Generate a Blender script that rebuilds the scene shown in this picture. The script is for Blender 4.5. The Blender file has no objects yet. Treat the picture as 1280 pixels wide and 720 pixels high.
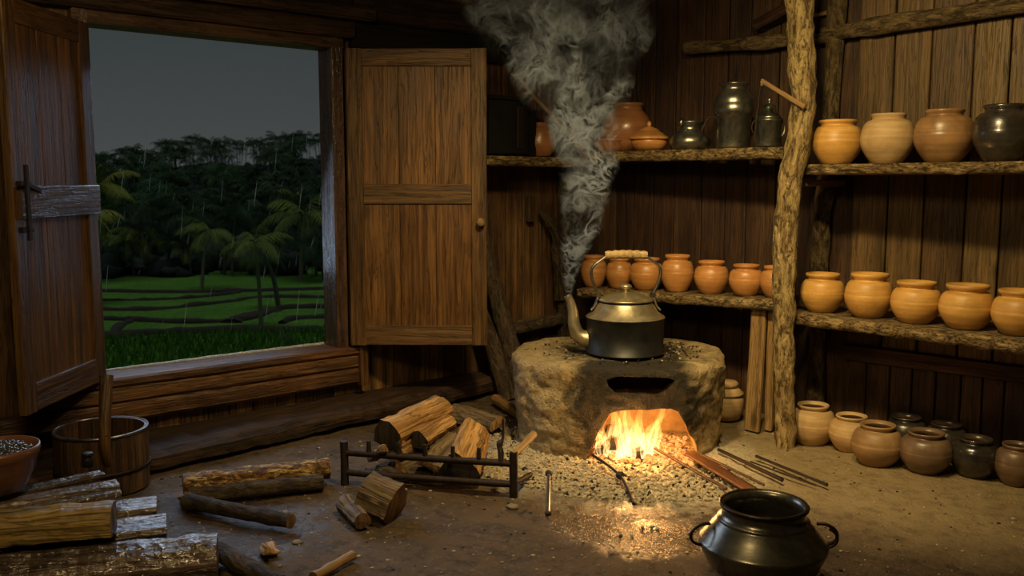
import bpy, bmesh, math, random
from math import sin, cos, pi, radians, atan, sqrt
from mathutils import Vector as V, Matrix, noise
random.seed(7)
S = bpy.context.scene
COL = S.collection

# ------------------------------------------------------------------ camera
FPX = 1150.0
PITCH = atan(133 / FPX); YAW = radians(139.8)
EYE = V((4.338, -4.008, 1.25))
FW = V((cos(YAW) * cos(PITCH), sin(YAW) * cos(PITCH), -sin(PITCH)))
RT = V((sin(YAW), -cos(YAW), 0.0)); UP = RT.cross(FW)
cam = bpy.data.cameras.new('camera'); camo = bpy.data.objects.new('camera', cam); COL.objects.link(camo)
camo.matrix_world = Matrix.Translation(EYE) @ Matrix((RT, UP, -FW)).transposed().to_4x4()
cam.sensor_width = 36; cam.lens = 36 * FPX / 1280; cam.clip_end = 600; cam.clip_start = 0.05
cam.dof.use_dof = True; cam.dof.focus_distance = 4.2; cam.dof.aperture_fstop = 5.0
S.camera = camo

# ------------------------------------------------------------------ world, lights, exposure
S.view_settings.view_transform = 'Standard'; S.view_settings.look = 'None'
S.view_settings.gamma = 1; S.view_settings.exposure = 0.0; S.view_settings.use_curve_mapping = False
S.cycles.volume_step_rate = 1.0; S.cycles.volume_max_steps = 256
S.cycles.use_denoising = True
S.cycles.transparent_max_bounces = 24
W = bpy.data.worlds.new('rainy_dusk_sky'); S.world = W; W.use_nodes = True
wn = W.node_tree.nodes; wl = W.node_tree.links; wn.clear()
wo = wn.new('ShaderNodeOutputWorld'); wb = wn.new('ShaderNodeBackground')
wg = wn.new('ShaderNodeTexCoord'); ws = wn.new('ShaderNodeSeparateXYZ'); wr = wn.new('ShaderNodeValToRGB')
wl.new(wg.outputs['Generated'], ws.inputs[0])
wz = wn.new('ShaderNodeTexNoise'); wz.inputs['Scale'].default_value = 2.5; wz.inputs['Detail'].default_value = 3
wl.new(wg.outputs['Generated'], wz.inputs['Vector'])
wm = wn.new('ShaderNodeMath'); wm.operation = 'MULTIPLY_ADD'; wm.inputs[1].default_value = 0.06
wl.new(wz.outputs[0], wm.inputs[0]); wl.new(ws.outputs[2], wm.inputs[2])
wl.new(wm.outputs[0], wr.inputs[0]); wl.new(wr.outputs[0], wb.inputs[0]); wl.new(wb.outputs[0], wo.inputs[0])
e = wr.color_ramp.elements
e[0].position = 0.04; e[0].color = (.060, .067, .066, 1)
e[1].position = 0.24; e[1].color = (.028, .035, .036, 1)
wb.inputs[1].default_value = 1.0

def light(kind, name, loc, energy, color, target=None, size=.1, **kw):
    l = bpy.data.lights.new(name, kind); o = bpy.data.objects.new(name, l); COL.objects.link(o)
    o.location = loc; l.energy = energy; l.color = color
    if kind in ('POINT', 'SPOT'): l.shadow_soft_size = size
    if kind == 'AREA': l.size = size
    if kind == 'SUN': l.angle = size
    for k, v in kw.items(): setattr(l, k, v)
    if target is not None:
        o.rotation_euler = (V(target) - V(loc)).to_track_quat('-Z', 'Y').to_euler()
    return o
# overcast daylight from high above the fields; the roof keeps it off the room
light('SUN', 'dusk_daylight', (-10, 0, 30), 1.0, (.80, .92, 1.0), target=(-13, 2, 0), size=radians(30))
# unseen warm lamps: a key read off the shelves' light, plus added fills
light('SPOT', 'lamp_over_shelves', (2.75, -1.75, 2.35), 132, (1.0, .74, .32), target=(2.35, .2, .75), size=.07, spot_size=radians(100), spot_blend=.9)
light('SPOT', 'added_hearth_fill', (2.2, -1.9, 2.4), 205, (1.0, .74, .33), target=(1.05, -1.0, .1), size=.10, spot_size=radians(104), spot_blend=1.0)  # added fill that brightens stove, rack logs and left wall
light('POINT', 'added_left_fill', (2.9, -3.7, 2.2), 74, (1.0, .72, .33), size=.2)  # added fill that brightens the shutters and the left floor
light('AREA', 'window_sky_fill', (-.25, -2.19, 1.25), 8, (.60, .76, 1.0), target=(2.2, -2.6, .1), size=1.1, spread=radians(105))  # area light added in the opening to boost the cool sky glints

# ------------------------------------------------------------------ projection helpers: pixel of the photo -> point on a real plane
def ray(x, y): return FW + RT * ((x - 640) / FPX) + UP * ((360 - y) / FPX)
def pz(x, y, z=0.0): r = ray(x, y); return EYE + r * ((z - EYE.z) / r.z)
def pX(x, y, X=0.0): r = ray(x, y); return EYE + r * ((X - EYE.x) / r.x)
def pY(x, y, Y=0.0): r = ray(x, y); return EYE + r * ((Y - EYE.y) / r.y)
def pd(x, y, d): return EYE + ray(x, y) * d
def depth(p): return (V(p) - EYE).dot(FW)
def wy(x): return .08 + .09 * x           # the back wall runs slightly askew

# ------------------------------------------------------------------ materials
def nt(name):
    m = bpy.data.materials.new(name); m.use_nodes = True; t = m.node_tree; t.nodes.clear()
    out = t.nodes.new('ShaderNodeOutputMaterial'); return m, t, out
class N:
    def __init__(s, t): s.t = t
    def n(s, typ, ins=None, **kw):
        q = s.t.nodes.new('ShaderNode' + typ)
        for k, v in kw.items(): setattr(q, k, v)
        for k, v in (ins or {}).items():
            if isinstance(v, bpy.types.NodeSocket): s.t.links.new(v, q.inputs[k])
            else: q.inputs[k].default_value = v
        return q
    def math(s, op, a, b=0.0, c=0.0, clamp=False): return s.n('Math', {0: a, 1: b, 2: c}, operation=op, use_clamp=clamp).outputs[0]
    def vmul(s, a, v): return s.n('VectorMath', {0: a, 1: v}, operation='MULTIPLY').outputs[0]
    def vadd(s, a, b): return s.n('VectorMath', {0: a, 1: b}, operation='ADD').outputs[0]
    def noise(s, vec, scale=1.0, detail=4.0, rough=.6, dist=0.0, col=False):
        q = s.n('TexNoise', {'Vector': vec, 'Scale': scale, 'Detail': detail, 'Roughness': rough, 'Distortion': dist})
        return q.outputs[1 if col else 0]
    def ramp(s, f, stops, interp='LINEAR'):
        q = s.n('ValToRGB', {0: f}); r = q.color_ramp; r.interpolation = interp
        while len(r.elements) < len(stops): r.elements.new(.5)
        for e, (p, c) in zip(r.elements, stops):
            e.position = p; e.color = (c, c, c, 1) if isinstance(c, (int, float)) else (*c, 1)
        return q.outputs[0]
    def mix(s, f, a, b, mode='MIX'):
        q = s.n('Mix', data_type='RGBA', blend_type=mode)
        for i, v in ((0, f), (6, a), (7, b)):
            if isinstance(v, bpy.types.NodeSocket): s.t.links.new(v, q.inputs[i])
            elif i == 0: q.inputs[0].default_value = v
            else: q.inputs[i].default_value = (*v, 1)
        return q.outputs[2]
    def bump(s, h, st=.3, dist=.01, nrm=None):
        i = {'Height': h, 'Strength': st, 'Distance': dist}
        if nrm is not None: i['Normal'] = nrm
        return s.n('Bump', i).outputs[0]
    def bsdf(s, out, col, rough=.7, metal=0.0, spec=.4, nrm=None, coat=0.0):
        i = {'Base Color': col if isinstance(col, bpy.types.NodeSocket) else (*col, 1), 'Roughness': rough, 'Metallic': metal,
             'Specular IOR Level': spec, 'Coat Weight': coat}
        if nrm is not None: i['Normal'] = nrm
        q = s.n('BsdfPrincipled', i); s.t.links.new(q.outputs[0], out.inputs[0]); return q

def wood(name, c1, c2, c3=None, rough=.6, g=1.0, bstr=.5, spec=.35, tonevar=.6, knots=True, dirt=.5, wet=0.0, crack=.55):
    """long grain wood; reads 'gc' (length, across, across) and 'tone' from the mesh"""
    m, t, out = nt(name); k = N(t)
    gc = k.n('Attribute', attribute_name='gc').outputs['Vector']
    tone = k.n('Attribute', attribute_name='tone').outputs['Fac']
    warp = k.noise(k.vmul(gc, (1.6, 5, 5)), 1, 3, .5, col=True)
    warp = k.vmul(k.vadd(warp, (-.5, -.5, -.5)), (.0, .05, .05))
    gw = k.vadd(gc, warp)
    big = k.noise(k.vmul(gw, (.6 * g, 18 * g, 18 * g)), 1, 5, .65, 1.5)
    fine = k.noise(k.vmul(gw, (2.6 * g, 120 * g, 120 * g)), 1, 3, .65, .3)
    crk = k.noise(k.vmul(gw, (2.2 * g, 42 * g, 42 * g)), 1, 3, .6, .6)
    crk = k.ramp(k.math('ABSOLUTE', k.math('SUBTRACT', crk, .5)), [(.004, 1), (.022, 0)])
    blot = k.noise(k.vmul(gc, (2.5, 6, 6)), 1, 3, .6, .5)
    f = k.math('MULTIPLY_ADD', fine, .75, k.math('MULTIPLY_ADD', big, 1.25, -.50))
    base = k.ramp(f, [(.30, c1), (.5, tuple((a + b) * .5 for a, b in zip(c1, c2))), (.72, c2)] + ([(.85, c3)] if c3 else []))
    col = k.mix(k.ramp(blot, [(.35, 1), (.6, 0)]), base, k.mix(dirt, base, tuple(a * .35 for a in c1)), 'MIX')
    col = k.mix(k.math('MULTIPLY', crk, crack), col, tuple(a * .3 for a in c1))
    if knots:
        vo = k.n('TexVoronoi', {'Vector': k.vmul(gc, (2.2, 6, 6)), 'Scale': 1.0, 'Randomness': 1.0})
        kn = k.ramp(vo.outputs['Distance'], [(.05, 1), (.15, 0)])
        col = k.mix(k.math('MULTIPLY', kn, .75), col, tuple(a * .25 for a in c1))
    tn = k.math('MULTIPLY_ADD', tone, tonevar, 1 - tonevar * .5)
    hs = k.n('HueSaturation', {'Color': col, 'Value': tn, 'Saturation': 1.0, 'Hue': k.math('MULTIPLY_ADD', tone, .02, .49)})
    h = k.math('SUBTRACT', k.math('ADD', k.math('MULTIPLY', big, .8), k.math('MULTIPLY', fine, .6)), k.math('MULTIPLY', crk, .6 * crack))
    rg = k.math('MULTIPLY_ADD', blot, .3, rough - .15)
    if wet:
        wn_ = k.noise(k.vmul(gc, (30, 60, 60)), 1, 3, .6)
        rg = k.math('SUBTRACT', rg, k.math('MULTIPLY', k.ramp(wn_, [(.42, 0), (.58, 1)]), wet))
        h = k.math('ADD', h, k.math('MULTIPLY', k.noise(gc, 60, 2, .5), .5))
    k.bsdf(out, hs.outputs[0], rg, 0, spec, k.bump(h, bstr, .008))
    return m

def bark(name, c1, c2, c3, scale=1.0, rough=.85, bstr=1.0, patch=.5, hole=(.015, .012, .008)):
    m, t, out = nt(name); k = N(t)
    gc = k.n('Attribute', attribute_name='gc').outputs['Vector']; tone = k.n('Attribute', attribute_name='tone').outputs['Fac']
    v = k.vmul(gc, (9 * scale, 26 * scale, 26 * scale))
    n1 = k.noise(v, 1, 6, .72, 1.0); n2 = k.noise(v, 3.0, 4, .75, .6)
    vo = k.n('TexVoronoi', {'Vector': k.vmul(gc, (9 * scale, 22 * scale, 22 * scale)), 'Scale': 1.0}).outputs['Distance']
    col = k.ramp(n1, [(.38, c1), (.5, c2), (.62, c3)])
    col = k.mix(k.ramp(n2, [(.40, patch), (.50, 0)]), col, hole)
    col = k.mix(k.ramp(vo, [(.08, .7), (.2, 0)]), col, hole)
    hs = k.n('HueSaturation', {'Color': col, 'Value': k.math('MULTIPLY_ADD', tone, .5, .75)})
    h = k.math('ADD', n1, k.math('MULTIPLY', n2, .9))
    k.bsdf(out, hs.outputs[0], rough, 0, .3, k.bump(h, bstr, .02)); return m

def clay(name, c1, c2, rough=.5, spec=.5, dirt=.3, coat=0.0, bands=1.0):
    m, t, out = nt(name); k = N(t)
    oc = k.n('TexCoord').outputs['Object']
    rnd = k.n('ObjectInfo').outputs['Random']
    oc2 = k.n('VectorMath', {0: oc, 1: k.n('CombineXYZ', {0: k.math('MULTIPLY', rnd, 30), 1: rnd, 2: rnd}).outputs[0]}, operation='ADD').outputs[0]
    n1 = k.noise(oc2, 9, 5, .65, .5); n2 = k.noise(k.vmul(oc2, (3, 3, 55)), 1, 3, .6); n3 = k.noise(oc2, 60, 3, .6)
    col = k.ramp(n1, [(.3, c1), (.65, c2)])
    col = k.mix(k.math('MULTIPLY', k.ramp(n2, [(.4, 1), (.6, 0)]), .3 * bands), col, tuple(a * .45 for a in c1))
    col = k.mix(k.ramp(k.noise(oc2, 22, 5, .7), [(.62, 0), (.75, dirt)]), col, (.02, .014, .01))
    h = k.math('ADD', k.math('MULTIPLY', n2, .6 * bands), k.math('MULTIPLY', n3, .25))
    k.bsdf(out, col, k.math('MULTIPLY_ADD', n1, .3, rough - .15), 0, spec, k.bump(h, .35, .004), coat); return m

def metal(name, c, rough=.35, met=1.0, spot=.5, c2=None, bs=.1, ns=14):
    m, t, out = nt(name); k = N(t); oc = k.n('TexCoord').outputs['Object']
    n1 = k.noise(oc, ns, 6, .7, .6); n2 = k.noise(k.vmul(oc, (8, 8, 60)), 1, 3, .6)
    c2 = c2 or tuple(a * .45 for a in c)
    col = k.ramp(n1, [(.35, c2), (.62, c)])
    k.bsdf(out, col, k.math('MULTIPLY_ADD', n1, spot * .5, rough), met, .5, k.bump(k.math('ADD', n1, n2), bs, .003)); return m

def m_flat(name, c, rough=.7, n=12, var=.4, bs=.3, spec=.3):
    m, t, out = nt(name); k = N(t); oc = k.n('TexCoord').outputs['Object']
    a = k.noise(oc, n, 5, .65)
    k.bsdf(out, k.ramp(a, [(.3, tuple(x * (1 - var) for x in c)), (.7, c)]), rough, 0, spec, k.bump(a, bs, .01)); return m
M = {}
M['plank_red'] = wood('dark_red_planks', (.024, .011, .007), (.085, .038, .018), rough=.62, tonevar=1.0, dirt=.6)
M['plank_brown'] = wood('brown_planks', (.075, .045, .018), (.20, .118, .045), rough=.5, tonevar=.6, dirt=.45)
M['plank_low'] = wood('low_wall_planks', (.045, .022, .009), (.26, .14, .05), rough=.6, tonevar=.7, dirt=.5)
M['beam_warm'] = wood('sill_timber', (.05, .022, .009), (.24, .105, .035), rough=.45, tonevar=.4, bstr=.8, spec=.5, dirt=.7)
M['beam_dark'] = wood('dark_timber', (.012, .007, .005), (.075, .038, .02), rough=.7, tonevar=.5, bstr=.8)
M['sooty'] = wood('near_black_timber', (.006, .005, .004), (.022, .015, .012), rough=.8, tonevar=.5, bstr=.6)  # near-black wood: ceiling, outer wall and the added darkening boards
M['shutter_frame'] = wood('shutter_frame_wood', (.05, .024, .009), (.19, .098, .033), rough=.5, tonevar=.35, knots=False, dirt=.4)
M['shutter_panel'] = wood('shutter_panel_wood', (.06, .027, .009), (.235, .112, .031), rough=.48, tonevar=.3, g=.9, dirt=.35)
M['wet_wood'] = wood('wet_dark_wood', (.04, .021, .014), (.13, .070, .048), rough=.5, tonevar=.3, knots=False, wet=.22, spec=.5)
M['shelf'] = bark('rough_shelf_wood', (.035, .02, .009), (.26, .17, .07), (.50, .36, .17), 1.3, .8, 1.0, .9)
M['post'] = bark('weathered_post_bark', (.11, .068, .028), (.36, .255, .11), (.50, .37, .17), .8, .7, 1.0, .75)
M['railbark'] = bark('lit_rail_bark', (.05, .032, .017), (.17, .115, .055), (.28, .20, .10), .9, .8, 1.0, .6)  # paler copy of dark_bark, the rail's lit tone put into the colour
M['logdark'] = bark('dark_bark', (.025, .016, .010), (.075, .05, .03), (.13, .09, .055), 1.2, .8, 1.0, .5)
M['lichen'] = bark('lichen_bark', (.04, .018, .008), (.26, .13, .04), (.66, .50, .20), 1.5, .7, 1.0, .95)
M['split'] = wood('fresh_split_wood', (.16, .075, .024), (.56, .32, .12), (.66, .42, .19), rough=.7, g=.8, bstr=1.0, tonevar=.5, dirt=.3, knots=False)
M['split_old'] = wood('grey_split_wood', (.07, .045, .024), (.23, .16, .085), rough=.75, g=.8, bstr=1.0, tonevar=.5, dirt=.5, knots=False)
M['split_gold'] = wood('golden_split_wood', (.06, .03, .009), (.62, .42, .13), rough=.45, g=1.1, bstr=.9, tonevar=.3, dirt=.4, knots=False)
M['wetlog'] = wood('rain_wet_split_wood', (.05, .035, .026), (.20, .14, .10), rough=.42, g=.9, bstr=1.0, tonevar=.5, wet=.40, spec=.8, knots=False)
M['endgrain'] = wood('sawn_end_grain', (.08, .04, .016), (.26, .14, .055), rough=.8, g=.5, bstr=.6, tonevar=.5, knots=False)
M['endburnt'] = wood('charred_end_grain', (.006, .005, .004), (.04, .024, .014), rough=.85, g=.5, bstr=.8, tonevar=.4, knots=False)
M['lightwood'] = wood('bare_pale_wood', (.16, .09, .035), (.42, .26, .11), rough=.6, tonevar=.4, dirt=.35)
M['tubwood'] = wood('tub_staves', (.035, .02, .011), (.16, .085, .038), rough=.45, tonevar=.6, dirt=.5, wet=.1, spec=.6)
M['clay_gold'] = clay('golden_clay', (.48, .25, .060), (.66, .37, .10), .45, .5, .25)
M['clay_orange'] = clay('orange_clay', (.42, .18, .05), (.58, .27, .085), .4, .6, .25)
M['clay_tan'] = clay('tan_clay', (.40, .26, .12), (.56, .38, .19), .6, .4, .5)
M['clay_brown'] = clay('brown_clay', (.19, .10, .045), (.34, .19, .08), .38, .6, .5)
M['clay_dull'] = clay('dull_brown_clay', (.22, .13, .06), (.36, .22, .10), .5, .5, .6)
M['clay_umber'] = clay('umber_clay', (.10, .06, .035), (.19, .12, .07), .4, .6, .4)
M['clay_black'] = clay('black_glazed_clay', (.018, .015, .013), (.05, .04, .032), .3, .7, .2, .3)
M['clay_red'] = clay('red_glazed_clay', (.28, .11, .045), (.40, .18, .075), .33, .6, .3, .2)
M['clay_bowl'] = clay('brown_bowl_clay', (.16, .07, .035), (.25, .11, .055), .35, .6, .3)
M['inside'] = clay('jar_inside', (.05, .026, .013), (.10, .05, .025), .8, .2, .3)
M['kettle_black'] = metal('sooty_kettle_side', (.018, .018, .018), .38, .35, .3)
M['kettle_brass'] = metal('brushed_kettle_metal', (.50, .42, .28), .32, .8, .3, (.27, .23, .15), .12)
M['steel'] = metal('worn_steel', (.50, .47, .42), .25, 1.0, .3, (.22, .20, .18))
M['pewter'] = metal('tarnished_pewter', (.33, .32, .28), .24, .9, .25, (.10, .10, .09), .08, 8)
M['potmetal'] = metal('blackened_pot_metal', (.19, .175, .135), .2, .8, .3, (.075, .07, .058), .08, 7)
M['potrim'] = metal('blackened_pot_rim', (.06, .045, .036), .35, .8, .3)
M['iron'] = metal('rusty_iron', (.040, .026, .022), .55, .6, .3, (.02, .013, .010), .5, 40)
M['grip'] = wood('turned_grip_wood', (.30, .19, .08), (.55, .39, .19), rough=.4, tonevar=.1, knots=False, dirt=.2)

M['box'] = m_flat('black_painted_box', (.012, .013, .013), .5)
M['char'] = m_flat('charcoal', (.025, .02, .017), .8, 40, .6, .8)
M['ashbit'] = m_flat('ash_lumps', (.50, .42, .28), .9, 30, .5, .8)
M['stone'] = m_flat('floor_stones', (.25, .21, .16), .7, 20, .5, .5)
M['beans'] = m_flat('wet_beans', (.10, .085, .07), .18, 50, .6, .2, .8)

def m_floor():
    m, t, out = nt('trodden_earth_and_ash'); k = N(t)
    P = k.n('NewGeometry').outputs['Position']
    n1 = k.noise(P, 2.2, 6, .65, .4); n2 = k.noise(P, 16, 6, .7); n3 = k.noise(P, 80, 4, .7)
    earth = k.ramp(n1, [(.3, (.045, .026, .013)), (.6, (.095, .058, .028))])
    earth = k.mix(k.ramp(n2, [(.38, .8), (.5, 0)]), earth, (.025, .015, .008))
    earth = k.mix(k.ramp(k.noise(P, 38, 4, .7), [(.55, 0), (.68, .55)]), earth, (.17, .115, .055))
    earth = k.mix(k.ramp(n3, [(.62, 0), (.72, .5)]), earth, (.22, .16, .09))
    # dry dusty earth and ash strewn round the hearth
    def ell(c, a, r):
        mp = k.n('Mapping', {'Vector': P, 'Location': (0, 0, 0)}, vector_type='POINT')
        d = k.n('VectorMath', {0: P, 1: (c[0], c[1], 0)}, operation='SUBTRACT').outputs[0]
        d = k.vmul(d, (1 / r[0], 1 / r[1], 0))
        rr = k.n('VectorRotate', {'Vector': d, 'Angle': a}, rotation_type='Z_AXIS').outputs[0]
        return k.n('VectorMath', {0: d}, operation='LENGTH').outputs[1]
    da = k.math('ADD', ell((1.55, -1.0), 0, (.78, .74)), k.math('MULTIPLY', k.math('SUBTRACT', n2, .5), .9))
    ash = k.mix(k.ramp(n3, [(.36, .8), (.46, 0)]), (.50, .42, .29), (.14, .10, .065))
    ash = k.mix(k.ramp(n2, [(.34, .8), (.44, 0)]), ash, (.20, .15, .09))
    dd = k.math('ADD', ell((2.15, -.35), 0, (1.5, .85)), k.math('MULTIPLY', k.math('SUBTRACT', n1, .5), .7))
    dust = k.mix(k.ramp(n2, [(.36, .6), (.52, 0)]), (.28, .205, .105), (.13, .088, .042))
    col = k.mix(k.ramp(dd, [(.55, 1), (1.05, 0)]), earth, dust)
    col = k.mix(k.ramp(da, [(.72, 1), (.98, 0)]), col, ash)
    # wet patches: rain blown in by the window and water spilt before the hearth
    dw = k.math('MINIMUM', ell((1.12, -2.75), 0, (.50, .42)), ell((2.02, -1.58), 0, (.50, .30)))
    wetm = k.math('ADD', dw, k.math('MULTIPLY', k.math('SUBTRACT', n2, .5), 1.1))
    wet = k.ramp(wetm, [(.7, 1), (1.0, 0)])
    col = k.mix(k.math('MULTIPLY', wet, .45), col, (.02, .013, .008))
    rough = k.math('MULTIPLY_ADD', wet, -.66, .84)
    h = k.math('ADD', k.math('MULTIPLY', n2, 1.0), k.math('MULTIPLY', n3, .35))
    k.bsdf(out, col, rough, 0, .5, k.bump(h, .9, .022)); return m
M['floor'] = m_floor()

def m_stove():
    m, t, out = nt('sooty_mud_plaster'); k = N(t)
    P = k.n('TexCoord').outputs['Object']; s = k.n('SeparateXYZ', {0: P})
    n1 = k.noise(P, 5, 6, .65, .5); n2 = k.noise(P, 28, 6, .7, .3); n3 = k.noise(P, 90, 3, .6)
    col = k.ramp(n1, [(.3, (.30, .21, .10)), (.65, (.50, .38, .20))])
    col = k.mix(k.ramp(n2, [(.34, .75), (.5, 0)]), col, (.12, .08, .04))
    # soot deposit round the fire mouth and on the cooking plate
    d = k.n('VectorMath', {0: k.vmul(k.n('VectorMath', {0: P, 1: (0.10, -.45, .26)}, operation='SUBTRACT').outputs[0], (2.6, .8, 3.2))}, operation='LENGTH').outputs[1]
    d = k.math('ADD', d, k.math('MULTIPLY', k.math('SUBTRACT', n1, .5), 1.3))
    soot = k.ramp(d, [(.68, .96), (1.12, 0)])
    dp = k.n('VectorMath', {0: k.n('VectorMath', {0: P, 1: (0.02, 0, .43)}, operation='SUBTRACT').outputs[0]}, operation='LENGTH').outputs[1]
    dp = k.math('ADD', dp, k.math('MULTIPLY', k.math('SUBTRACT', n2, .5), .35))
    soot = k.math('MAXIMUM', soot, k.math('MULTIPLY', k.ramp(dp, [(.24, .9), (.42, 0)]), 1.0))
    col = k.mix(soot, col, (.022, .017, .012))
    h = k.math('ADD', k.math('MULTIPLY', n2, 1.0), k.math('ADD', n1, k.math('MULTIPLY', n3, .25)))
    k.bsdf(out, col, .82, 0, .35, k.bump(h, 1.0, .03)); return m
M['stove'] = m_stove()
M['cavity'] = m_flat('baked_firebox_clay', (.55, .36, .17), .9, 14, .5, .9)
M['slot'] = m_flat('sooty_niche_clay', (.12, .06, .035), .9, 14, .5, .6)

# ------------------------------------------------------------------ mesh builder
class MB:
    def __init__(s): s.v = []; s.f = []; s.gc = []; s.tone = []; s.mi = []; s.sm = []
    def vert(s, p, g=None, tone=.5):
        s.v.append(tuple(p)); s.gc.append(tuple(g if g is not None else p)); s.tone.append(tone); return len(s.v) - 1
    def face(s, ids, mi=0, smooth=True): s.f.append(tuple(ids)); s.mi.append(mi); s.sm.append(smooth)
    def build(s, name, mats, parent=None, loc=None, rot=None):
        me = bpy.data.meshes.new(name); me.from_pydata(s.v, [], s.f)
        for x in (mats if isinstance(mats, (list, tuple)) else [mats]): me.materials.append(x)
        me.polygons.foreach_set('material_index', s.mi); me.polygons.foreach_set('use_smooth', s.sm)
        a = me.attributes.new('gc', 'FLOAT_VECTOR', 'POINT'); a.data.foreach_set('vector', [c for g in s.gc for c in g])
        a = me.attributes.new('tone', 'FLOAT', 'POINT'); a.data.foreach_set('value', s.tone)
        me.update()
        o = bpy.data.objects.new(name, me); COL.objects.link(o)
        if parent is not None: o.parent = parent
        if loc is not None: o.location = loc
        if rot is not None: o.rotation_euler = rot
        return o
    def loft(s, path, prof, mi=0, capmi=None, tone=None, twist=0.0, side=None, rough=0.0, rs=14.0, smooth=True, go=None, cap=True, capd=0.0):
        """path: [(point, scale)], prof: closed list of (a, b) cross-section coords"""
        tone = random.random() if tone is None else tone
        go = go or (random.uniform(0, 50), random.uniform(0, 50), random.uniform(0, 50))
        pts = [V(p) for p, _ in path]; n = len(pts); rings = []; L = 0; S0 = None
        for i in range(n):
            tg = (pts[min(i + 1, n - 1)] - pts[max(i - 1, 0)]).normalized()
            if S0 is None:
                S0 = V(side) if side is not None else (V((0, 0, 1)).cross(tg) if abs(tg.z) < .9 else V((1, 0, 0)))
            S0 = (S0 - tg * S0.dot(tg)).normalized(); U0 = tg.cross(S0)
            if i: L += (pts[i] - pts[i - 1]).length
            sc = path[i][1]; an = twist * i / max(1, n - 1); ca, sa = cos(an), sin(an); ring = []
            for (a, b) in prof:
                a2, b2 = (a * ca - b * sa), (a * sa + b * ca)
                if isinstance(sc, tuple): a2 *= sc[0]; b2 *= sc[1]
                else: a2 *= sc; b2 *= sc
                p = pts[i] + S0 * a2 + U0 * b2
                if rough:
                    q = p * rs + V(go)
                    p = p + (S0 * a2 + U0 * b2).normalized() * (noise.noise(q) + .5 * noise.noise(q * 2.3)) * rough
                kx_, ky_ = sc if isinstance(sc, tuple) else (sc, sc)
                ring.append(s.vert(p, (L + go[0], a * kx_ + go[1], b * ky_ + go[2]), tone))
            rings.append(ring)
        m = len(prof)
        for i in range(n - 1):
            for j in range(m):
                s.face((rings[i][j], rings[i][(j + 1) % m], rings[i + 1][(j + 1) % m], rings[i + 1][j]), mi, smooth)
        if cap:
            cm = mi if capmi is None else capmi
            for ring, first in ((rings[0], True), (rings[-1], False)):
                pp = [V(s.v[q]) for q in ring]; c = sum(pp, V()) / m
                tg = (pts[0] - pts[1]).normalized() if first else (pts[-1] - pts[-2]).normalized()
                q_ = path[0][1] if first else path[-1][1]; q_ = max(q_) if isinstance(q_, tuple) else q_
                ids = [s.vert(p, (prof[j][1] * 2 * q_ + go[0], prof[j][0] * q_ + go[1], (j * 7 % 5) * .001 + go[2]), tone) for j, p in enumerate(pp)]
                cc = s.vert(c + tg * capd, (go[0], go[1], go[2]), tone)
                for j in range(m):
                    q = (ids[(j + 1) % m], ids[j], cc) if first else (ids[j], ids[(j + 1) % m], cc)
                    s.face(q, cm, False)
        return s
    def beam(s, a, b, w, h, side=None, mi=0, n=8, rough=.0, tone=None, bev=.004, jit=0.0, capmi=None, rs=9.0):
        a, b = V(a), V(b); w2, h2 = w / 2, h / 2; bv = min(bev, w2 * .45, h2 * .45)
        def edge(x0, y0, x1, y1, k): return [(x0 + (x1 - x0) * i / k, y0 + (y1 - y0) * i / k) for i in range(k)]
        kx = max(1, min(6, int(w / .05))); ky = max(1, min(6, int(h / .05)))
        prof = edge(-w2 + bv, -h2, w2 - bv, -h2, kx) + [(w2 - bv, -h2)] + edge(w2, -h2 + bv, w2, h2 - bv, ky) + [(w2, h2 - bv)] \
            + edge(w2 - bv, h2, -w2 + bv, h2, kx) + [(-w2 + bv, h2)] + edge(-w2, h2 - bv, -w2, -h2 + bv, ky) + [(-w2, -h2 + bv)]
        L = (b - a).length; n = max(2, int(n))
        path = []
        for i in range(n):
            p = a.lerp(b, i / (n - 1))
            if jit: p += V((noise.noise(p * 3 + V((7, 0, 0))), noise.noise(p * 3 + V((0, 9, 0))), noise.noise(p * 3))) * jit
            path.append((p, 1.0))
        return s.loft(path, prof, mi, capmi, tone, 0, side, rough, rs, smooth=False if rough == 0 else False)
    def tube(s, pts, r, k=10, mi=0, capmi=None, tone=None, rough=0.0, **kw):
        prof = [(cos(2 * pi * i / k), sin(2 * pi * i / k)) for i in range(k)]
        rr = r if isinstance(r, (list, tuple)) else [r] * len(pts)
        return s.loft(list(zip(pts, rr)), [(a, b) for a, b in prof], mi, capmi, tone, rough=rough, **kw)
    def lathe(s, prof, k=40, mi=0, c=(0, 0, 0), wob=0.0, tone=.5, mis=None, sx=1.0, sy=1.0):
        rings = []; c = V(c)
        for (r, z) in prof:
            if r < 1e-5: rings.append([s.vert(c + V((0, 0, z)), None, tone)]); continue
            ring = []
            for j in range(k):
                t = 2 * pi * j / k; w = 1 + wob * noise.noise(V((cos(t) * 1.3, sin(t) * 1.3, z * 6 + c.x * 9)))
                p = c + V((r * w * cos(t) * sx, r * w * sin(t) * sy, z)); ring.append(s.vert(p, (z, r * t, r), tone))
            rings.append(ring)
        for i in range(len(rings) - 1):
            A, B = rings[i], rings[i + 1]; q = mis[i] if mis else mi
            for j in range(k):
                j2 = (j + 1) % k
                if len(A) == 1 and len(B) == 1: continue
                if len(A) == 1: s.face((A[0], B[j2], B[j]), q)
                elif len(B) == 1: s.face((A[j], A[j2], B[0]), q)
                else: s.face((A[j], A[j2], B[j2], B[j]), q)
        return s
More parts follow.
